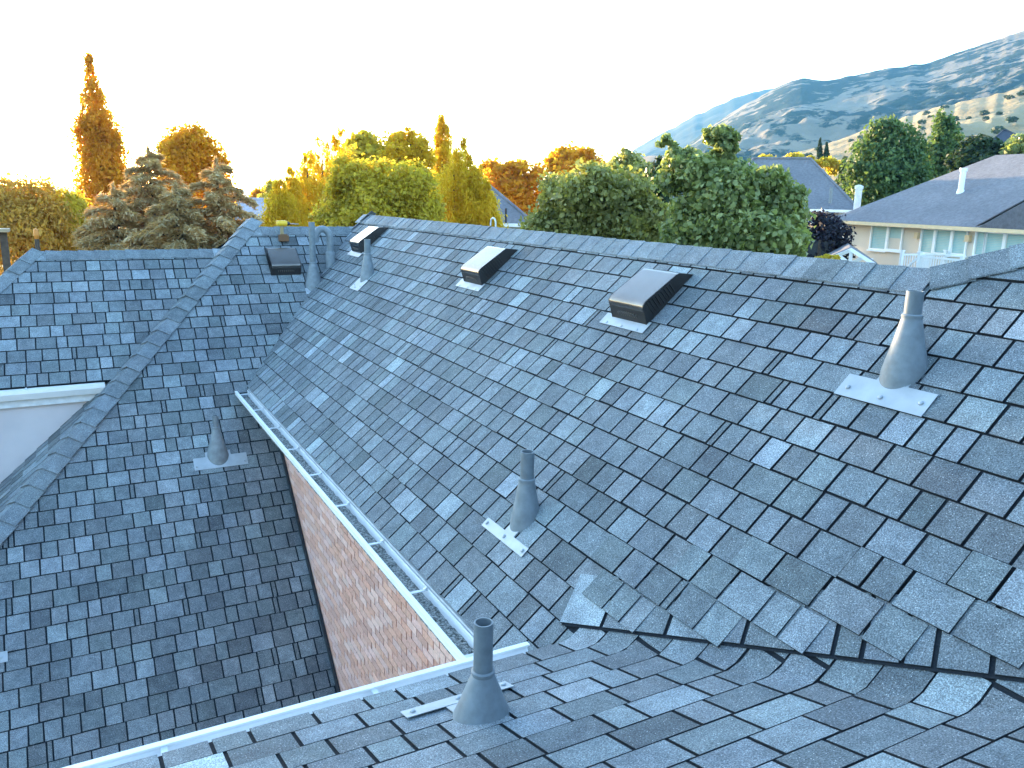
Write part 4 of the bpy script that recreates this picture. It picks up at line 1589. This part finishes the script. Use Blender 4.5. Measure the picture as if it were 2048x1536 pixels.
def window(face, root, box, kind_='blind', mullion=None):
    x0, y0, x1, y1 = box
    xm = (x0 + x1) / 2
    a, zt = face.hit(x0, y0)
    b, zb = face.hit(x1, y1)
    w, h = b - a, zt - zb
    cx, cz = (a + b) / 2, (zt + zb) / 2
    f = 0.075
    m = MB()
    for sx in (-1, 1):
        m.box(face.p(cx + sx * (w / 2 - f / 2), cz, 0.03), (f, 0.09, h), face.X, face.n, face.Z)
    for sz in (-1, 1):
        m.box(face.p(cx, cz + sz * (h / 2 - f / 2), 0.03), (w - 2 * f, 0.09, f), face.X, face.n, face.Z)
    if mullion:
        m.box(face.p(cx, cz + h * mullion, 0.028), (w - 2 * f, 0.07, 0.05), face.X, face.n, face.Z)
    wo = m.build('window', M_FRAME, root)
    g = MB()
    g.box(face.p(cx, cz, -0.02), (w - 2 * f, 0.012, h - 2 * f), face.X, face.n, face.Z)
    g.build('pane', M_GLASS, wo)
    if kind_:
        m = MB()
        nn = 14
        hh = h - 2 * f - 0.02
        top = cz + hh / 2
        part = hh if kind_ == 'blind' else hh * 0.5
        for i in range(nn):
            zz = top - part * (i + 0.5) / nn
            m.box(face.p(cx, zz, 0.0 + 0.004 * (i % 2)), (w - 2 * f - 0.03, 0.006, part / nn * 0.86), face.X, face.n, face.Z)
        m.build('blind', M_BLIND, wo)
    m = MB()
    m.box(face.p(cx, cz - h / 2 - 0.03, 0.06), (w + 0.1, 0.14, 0.06), face.X, face.n, face.Z)
    m.build('sill', M_FRAME, wo)


# cream house
fa, fbp = at(1690, 440, 43.0), at(2048, 456, 36.5)
F1 = Face(fa, fbp)
root = empty('cream_house', (F1.o.x, F1.o.y, GROUND))
tag(root, 'cream stucco house with a grey hip roof and a white railed deck', 'house')
zE = fa.z
LF = F1.L + 7
dep = 11.0
m = MB()
m.box(F1.p(LF / 2, (zE + GROUND) / 2 - 0.05, -dep / 2), (LF, dep, zE - GROUND - 0.1), F1.X, F1.n, F1.Z)
m.build('wall', W_CREAM, root)
ov = 0.55
ax_, az_ = None, None
rh = ray(1992, 310)
# ridge point on the vertical plane half way back
pl_o = F1.p(0, 0, -dep / 2)
rp = rh * (F1.n.dot(pl_o) / F1.n.dot(rh))
xr = (rp - F1.o).dot(F1.X)
zr = rp.z
m = MB()
prism(m, [F1.p(-ov, zE, ov), F1.p(LF + ov, zE, ov), F1.p(LF - xr + 3, zr, -dep / 2), F1.p(xr, zr, -dep / 2)])
prism(m, [F1.p(-ov, zE, ov), F1.p(xr, zr, -dep / 2), F1.p(-ov, zE, -dep - ov)])
prism(m, [F1.p(-ov, zE, -dep - ov), F1.p(xr, zr, -dep / 2), F1.p(LF - xr + 3, zr, -dep / 2), F1.p(LF + ov, zE, -dep - ov)])
rf = m.build('roof', R_MAUVE, root)
m = MB()
gx0 = F1.hit(1972, 456)[0]
gz = zE + 1.3
gxm = gx0 + 2.4
db2 = (gz - zE) / (zr - zE) * (dep / 2 + ov) - ov
prism(m, [F1.p(gx0, zE + 0.05, ov + 0.02), F1.p(gxm, gz + 0.05, ov + 0.02), F1.p(gxm, gz + 0.05, -db2)], 0.04)
prism(m, [F1.p(gxm, gz + 0.05, ov + 0.02), F1.p(gxm + 2.4, zE + 0.05, ov + 0.02), F1.p(gxm, gz + 0.05, -db2)], 0.04)
m.add([F1.p(gx0 + 0.1, zE - 0.02, ov), F1.p(gxm * 1 + 2.5, zE - 0.02, ov), F1.p(gxm, gz - 0.02, ov)], [(0, 1, 2)])
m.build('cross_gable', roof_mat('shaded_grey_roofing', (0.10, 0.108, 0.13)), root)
m = MB()
m.box(F1.p(LF / 2, zE - 0.09, ov + 0.02), (LF + 2 * ov, 0.13, 0.15), F1.X, F1.n, F1.Z)
m.box(F1.p(-ov, zE - 0.09, -dep / 2), (0.13, dep + 2 * ov, 0.15), F1.X, F1.n, F1.Z)
m.build('eave_gutter', P_CREAM, root)
m = MB()
m.box(F1.p(LF / 2, zE - 0.16, ov / 2), (LF + ov, ov, 0.03), F1.X, F1.n, F1.Z)
m.build('soffit', W_CREAM, root)
for bx in ((1745, 448, 1773, 502), (1845, 455, 1869, 510), (1871, 456, 1903, 511), (1905, 457, 1932, 512), (1954, 460, 1969, 514), (1973, 462, 2005, 520), (2013, 464, 2048, 522)):
    window(F1, root, bx)
window(F1, root, (1779, 450, 1803, 503), 'half', 0.0)
for px, py in ((1838, 470), (1940, 476)):
    x, z = F1.hit(px, py)
    m = MB()
    m.box(F1.p(x, z, 0.09), (0.2, 0.18, 0.22), F1.X, F1.n, F1.Z)
    m.box(F1.p(x, z - 0.13, 0.12), (0.24, 0.2, 0.04), F1.X, F1.n, F1.Z)
    m.build('wall_vent', P_CREAM, root)
m = MB()
q0, q1, q2 = F1.p(-ov, zE, ov), F1.p(LF + ov, zE, ov), F1.p(xr, zr, -dep / 2)
rn = (q1 - q0).cross(q2 - q0)
rr_ = ray(1921, 384)
fl = rr_ * (rn.dot(q0) / rn.dot(rr_))
tz = at(1927, 337, math.hypot(fl.x, fl.y)).z
bz = at(1920, 384, math.hypot(fl.x, fl.y)).z
m.tube([(fl.x, fl.y, bz - 0.5), (fl.x, fl.y, tz)], 0.12, 14)
m.tube([(fl.x, fl.y, tz - 0.12), (fl.x, fl.y, tz + 0.02)], 0.16, 14)
m.tube([(fl.x, fl.y, bz - 0.5), (fl.x, fl.y, bz + 0.1)], [0.24, 0.14], 14)
smooth_angle(m.build('flue', M_WHITE, root), 50)
# deck with railing
DW = 2.4
Fd = Face(F1.p(0, 0, DW), F1.p(5, 0, DW))
F1.zd = Fd.hit(1845, 546)[1] - 0.35
xd0 = Fd.hit(1800, 540)[0]
m = MB()
m.box(F1.p(xd0 + 5.5, F1.zd - 0.1, DW / 2), (11, DW, 0.2), F1.X, F1.n, F1.Z)
m.build('deck', M_FRAME, root)


def rail(a, b, n_post):
    a, b = V(a), V(b)
    L = (b - a).length
    D = (b - a).normalized()
    m = MB()
    m.bar(a + V((0, 0, 0.98)), b + V((0, 0, 0.98)), 0.09, 0.07)
    m.bar(a + V((0, 0, 0.1)), b + V((0, 0, 0.1)), 0.06, 0.06)
    nb = int(L / 0.125)
    for i in range(nb):
        c = a + D * (L * (i + 0.5) / nb)
        m.box(c + V((0, 0, 0.54)), (0.035, 0.035, 0.84))
    r_o = m.build('railing', M_FRAME, root)
    for i in range(n_post + 1):
        c = a + D * (L * i / n_post)
        m = MB()
        m.box(c + V((0, 0, 0.56)), (0.12, 0.12, 1.12))
        m.box(c + V((0, 0, 1.14)), (0.16, 0.16, 0.05))
        m.build('post', M_FRAME, r_o)


rail(F1.p(xd0, F1.zd, 0.1), F1.p(xd0, F1.zd, DW), 1)
rail(F1.p(xd0 + 0.9, F1.zd, DW), F1.p(xd0 + 10.8, F1.zd, DW), 5)
m = MB()
m.bar(F1.p(xd0 + 0.9, F1.zd + 0.95, DW), F1.p(xd0 - 1.2, F1.zd - 0.75, DW + 0.2), 0.08, 0.08)
m.bar(F1.p(xd0 + 0.9, F1.zd + 0.05, DW), F1.p(xd0 - 1.2, F1.zd - 1.65, DW + 0.2), 0.06, 0.2)
m.build('stair_rail', M_FRAME, root)
# downpipe at the corner
m = MB()
m.box(F1.p(0.08, (zE + GROUND) / 2, 0.05), (0.09, 0.07, zE - GROUND - 0.2), F1.X, F1.n, F1.Z)
m.build('downpipe', M_FRAME, root)
settle(root)

# tall white flue at the cream house's corner
fb_ = at(1712, 430, 46)
root = empty('flue_pipe', (fb_.x, fb_.y, GROUND))
tag(root, 'tall white flue pipe between the hip roof and the cream house', 'flue')
m = MB()
tz = at(1716, 376, 46).z
m.tube([(fb_.x, fb_.y, GROUND), (fb_.x, fb_.y, tz)], 0.17, 16)
smooth_angle(m.build('pipe', M_WHITED, root), 50)
m = MB()
m.tube([(fb_.x, fb_.y, tz - 0.05), (fb_.x, fb_.y, tz + 0.1)], 0.21, 16)
m.tube([(fb_.x, fb_.y, tz + 0.1), (fb_.x, fb_.y, tz + 0.16)], [0.21, 0.05], 16)
smooth_angle(m.build('cap', M_WHITED, root), 40)
settle(root)

# pavilion with a white gable truss
A_, B_, T_ = at(1646, 527, 33), at(1757, 529, 31.5), at(1712, 500, 32.3)
root = empty('garden_pavilion', (A_.x, A_.y, GROUND))
tag(root, 'garden pavilion with a white gable truss and low grey roof', 'pavilion')
zb = (A_.z + B_.z) / 2
A_.z = B_.z = zb
mid = (A_ + B_) / 2
T_ = V((mid.x, mid.y, T_.z))
gd = V((A_.x - B_.x, A_.y - B_.y, 0)).normalized()
back = V((-gd.y, gd.x, 0))
if back.dot(FW) < 0:
    back = -back
back = (back * 0.75 + gd * 0.66).normalized()
m = MB()
o_ = gd * 0.25 + V((0, 0, -0.1))
prism(m, [A_ + o_, T_ + V((0, 0, 0.06)), T_ + back * 5 + V((0, 0, 0.06)), A_ + o_ + back * 5], 0.08)
prism(m, [T_ + V((0, 0, 0.06)), B_ - gd * 0.25 + V((0, 0, -0.1)), B_ - gd * 0.25 + back * 5 + V((0, 0, -0.1)), T_ + back * 5 + V((0, 0, 0.06))], 0.08)
m.build('roof', R_GREY, root)
fr = -back * 0.05
for nm, p_, q_ in (('rafter', A_, T_), ('rafter', T_, B_), ('tie_beam', A_, B_), ('king_post', mid + V((0, 0, 0.0)), T_), ('strut', mid, A_.lerp(T_, 0.55)), ('strut', mid, B_.lerp(T_, 0.55))):
    m = MB()
    m.bar(p_ + fr, q_ + fr, 0.12, 0.13, back)
    m.build(nm, M_FRAME, root)
for p_ in (A_, B_, A_ + back * 4.5, B_ + back * 4.5):
    m = MB()
    m.box((p_.x, p_.y, (zb + GROUND) / 2), (0.16, 0.16, zb - GROUND))
    m.build('post', M_FRAME, root)
settle(root)


def hip_house(label, name, eaveL, eaveR, apexL, apexR, D, depth_, rmat, wmat, wins=(), ov=0.45, gutter_mat=None, cat='house'):
    """hip roof house: pixel corners of the front eave and of the ridge ends, at D metres"""
    a, b = at(*eaveL, D), at(*eaveR, D)
    F = Face(a, b)
    z0 = (a.z + b.z) / 2
    root = empty(name, (a.x, a.y, GROUND))
    tag(root, label, cat, 'houses of the neighbourhood')
    m = MB()
    m.box(F.p(F.L / 2, (z0 + GROUND) / 2, -depth_ / 2 - ov), (F.L - 2 * ov, depth_, z0 - GROUND), F.X, F.n, F.Z)
    m.build('wall', wmat, root)
    po = F.p(0, 0, -depth_ / 2 - ov)
    pts = []
    for px, py in (apexL, apexR):
        r = ray(px, py)
        q = r * (F.n.dot(po) / F.n.dot(r))
        pts.append(((q - F.o).dot(F.X), q.z))
    zr_ = max(pts[0][1], pts[1][1])
    xl, xr_ = pts[0][0], pts[1][0]
    y1 = -depth_ - 2 * ov
    m = MB()
    P = F.p
    prism(m, [P(0, z0), P(F.L, z0), P(xr_, zr_, -depth_ / 2 - ov), P(xl, zr_, -depth_ / 2 - ov)])
    prism(m, [P(0, z0), P(xl, zr_, -depth_ / 2 - ov), P(0, z0, y1)])
    prism(m, [P(F.L, z0), P(F.L, z0, y1), P(xr_, zr_, -depth_ / 2 - ov)])
    prism(m, [P(0, z0, y1), P(xl, zr_, -depth_ / 2 - ov), P(xr_, zr_, -depth_ / 2 - ov), P(F.L, z0, y1)])
    rf = m.build('roof', rmat, root)
    m = MB()
    m.tube([P(xl, zr_ + 0.02, -depth_ / 2 - ov), P(xr_, zr_ + 0.02, -depth_ / 2 - ov)], 0.09, 8)
    m.tube([P(xl, zr_, -depth_ / 2 - ov), P(0, z0 + 0.02)], 0.08, 8)
    m.tube([P(xr_, zr_, -depth_ / 2 - ov), P(F.L, z0 + 0.02)], 0.08, 8)
    m.build('ridge_cap', rmat, rf)
    m = MB()
    m.box(P(F.L / 2, z0 - 0.1, 0.05), (F.L + 0.1, 0.12, 0.15), F.X, F.n, F.Z)
    m.build('eave_gutter', gutter_mat or M_WHITE, root)
    Fw = Face(P(0, 0, -ov), P(F.L, 0, -ov))
    for w_ in wins:
        window(Fw, root, w_, None)
    return root, F, z0


r1, F2, z2 = hip_house('house with a mauve grey hip roof and white wall behind the large leafed tree', 'hip_roof_house', (1440, 412), (1718, 420), (1506, 324), (1622, 318), 50, 9, R_MAUVE, W_WHITE, ((1672, 424, 1690, 434),))
m = MB()
c_ = at(1662, 388, 48.5)
m.tube([(c_.x, c_.y, c_.z - 0.5), (c_.x, c_.y, c_.z + 0.35)], 0.09, 10)
m.build('roof_pipe', M_GALV, r1)
settle(r1)
r2, F3, z3 = hip_house('house with a plain grey hip roof half hidden by the arborvitae', 'hip_roof_house', (850, 446), (1068, 443), (900, 356), (962, 362), 38, 8, R_MAUVE, W_WHITE)
m = MB()
c_ = at(1012, 428, 37.5)
m.tube([(c_.x, c_.y, c_.z - 0.4), (c_.x, c_.y, c_.z + 0.25)], 0.05, 8)
m.build('roof_pipe', M_STEEL, r2)
settle(r2)
r3, F4, z4 = hip_house('house with a pale lilac roof between the cedar and the arborvitae', 'hip_roof_house', (440, 452), (620, 452), (470, 401), (600, 401), 42, 7, R_PALE, W_WHITE)
settle(r3)
r4, F5, z5 = hip_house('low house whose small roof shows between the two leafy trees', 'hip_roof_house', (1310, 404), (1420, 404), (1340, 390), (1390, 390), 34, 4, R_MAUVE, W_BLUE)
settle(r4)
r5, F6, z6 = hip_house('dark slate roofed house uphill above the cream house ridge', 'hip_roof_house', (1862, 308), (2000, 306), (1885, 275), (1955, 276), 92, 8, R_DARK, W_BLUE)
m = MB()
for px in (1932, 1938):
    p0_, p1_ = at(px, 305, 90), at(px + 2, 276, 90)
    m.box((p0_.x, p0_.y, (p0_.z + p1_.z) / 2), (0.5, 0.5, p1_.z - p0_.z))
m.build('chimney', M_WHITED, r5)
settle(r5)
r6, F7, z7 = hip_house('dark house with a steep peak at the right edge uphill', 'hip_roof_house', (1960, 306), (2100, 300), (2006, 261), (2014, 261), 84, 8, R_DARK, W_BLUE)
settle(r6)
r7, F8, z8 = hip_house('dark house behind the steep peak, cut by the edge', 'hip_roof_house', (2020, 303), (2160, 296), (2052, 270), (2080, 270), 78, 8, R_DARK, W_BLUE)
settle(r7)

# dark fence below the plum tree
a_, b_ = at(1560, 500, 36), at(1665, 503, 36)
root = empty('garden_fence', (a_.x, a_.y, GROUND))
tag(root, 'dark vertical board fence under the plum tree', 'fence')
D_ = V((b_.x - a_.x, b_.y - a_.y, 0))
n_ = 26
top_ = at(1610, 482, 36).z
for i in range(n_):
    c_ = V((a_.x, a_.y, 0)) + D_ * ((i + 0.5) / n_)
    m = MB()
    m.box((c_.x, c_.y, (top_ + GROUND) / 2), (D_.length / n_ * 0.9, 0.03, top_ - GROUND + random.uniform(-0.03, 0.03)), D_.normalized(), V((-D_.y, D_.x, 0)).normalized())
    m.build('board', M_STEEL, root)
for i in range(5):
    c_ = V((a_.x, a_.y, 0)) + D_ * (i / 4) - V((-D_.y, D_.x, 0)).normalized() * 0.06
    m = MB()
    m.box((c_.x, c_.y, (top_ + GROUND) / 2), (0.1, 0.1, top_ - GROUND + 0.1))
    m.build('post', BARK, root)
settle(root)

# posts showing behind the left ridge
c_ = at(6, 465, 16.5)
root = empty('patio_post', (c_.x, c_.y, GROUND))
tag(root, 'weathered post under a flat pale slab at the far left', 'post')
m = MB()
m.box((c_.x, c_.y, (c_.z + GROUND) / 2), (0.11, 0.11, c_.z - GROUND))
m.build('post', BARK, root)
m = MB()
m.box((c_.x - 0.1, c_.y, c_.z + 0.04), (0.4, 0.4, 0.05))
m.build('slab', simple('tan_slab', (0.35, 0.27, 0.17), 0.8), root)
settle(root)
c_ = at(76, 500, 15.5)
root = empty('garden_torch', (c_.x, c_.y, GROUND))
tag(root, 'slim pale garden post with an orange top behind the left ridge', 'garden post')
tz = at(76, 478, 15.5).z
m = MB()
m.tube([(c_.x, c_.y, GROUND), (c_.x, c_.y, tz)], [0.06, 0.035], 10)
m.build('pole', BARK, root)
m = MB()
m.tube([(c_.x, c_.y, tz), (c_.x, c_.y, tz + 0.06), (c_.x, c_.y, tz + 0.15), (c_.x, c_.y, tz + 0.17)], [0.03, 0.045, 0.035, 0.01], 10)
m.build('orange_cap', simple('orange_paint', (0.6, 0.22, 0.03), 0.5), root)
settle(root)

# scrub oaks on the slopes, too many to count
sv, n_sc = [], 0
for i in range(260):
    px = random.uniform(1420, 2048)
    if random.random() < 0.3:
        D = random.uniform(300, 540)
        t = (D - 230) / 330
        ycrest, pw, Df = interp([(1380, 372), (1480, 341), (1560, 313), (1640, 290), (1720, 262), (1800, 236), (1860, 216), (1950, 196), (2048, 172)], px), 0.9, 560
        sz = random.uniform(1.2, 2.6)
    else:
        continue
    crest = at(px, ycrest, Df)
    H = crest.z - GROUND
    f2 = V((crest.x, crest.y, 0)).normalized() * D
    z = GROUND - 0.6 + H * t ** pw
    c0 = np.array([f2.x, f2.y, z + sz * 0.3])
    k = 70
    d = unit(rng.normal(size=(k, 3)))
    sv.append(leaf_quads(c0 + d * np.array([sz, sz, sz * 0.55]) * (0.7 + 0.3 * rng.random((k, 1))), d + rng.normal(size=(k, 3)) * 0.4, rng.normal(size=(k, 3)), np.full(k, sz * 0.6), np.full(k, sz * 0.5)))
kind(link('hillside_scrub', quads_mesh('hillside_scrub', np.concatenate(sv), G_DARK)), 'stuff')

# haze
hz = MB()
hz.box((0, 0, (450 + GROUND - 1.2) / 2), (8400, 8400, 450 - GROUND + 1.2))
hm = bpy.data.materials.new('air_haze')
hm.use_nodes = True
hn = hm.node_tree
for n_ in list(hn.nodes):
    hn.nodes.remove(n_)
out = hn.nodes.new('ShaderNodeOutputMaterial')
pv = hn.nodes.new('ShaderNodeVolumePrincipled')
pv.inputs['Color'].default_value = (0.16, 0.5, 1.0, 1)
pv.inputs['Density'].default_value = HAZE
pv.inputs['Anisotropy'].default_value = 0.35
hn.links.new(pv.outputs[0], out.inputs['Volume'])
kind(hz.build('haze', hm), 'stuff')
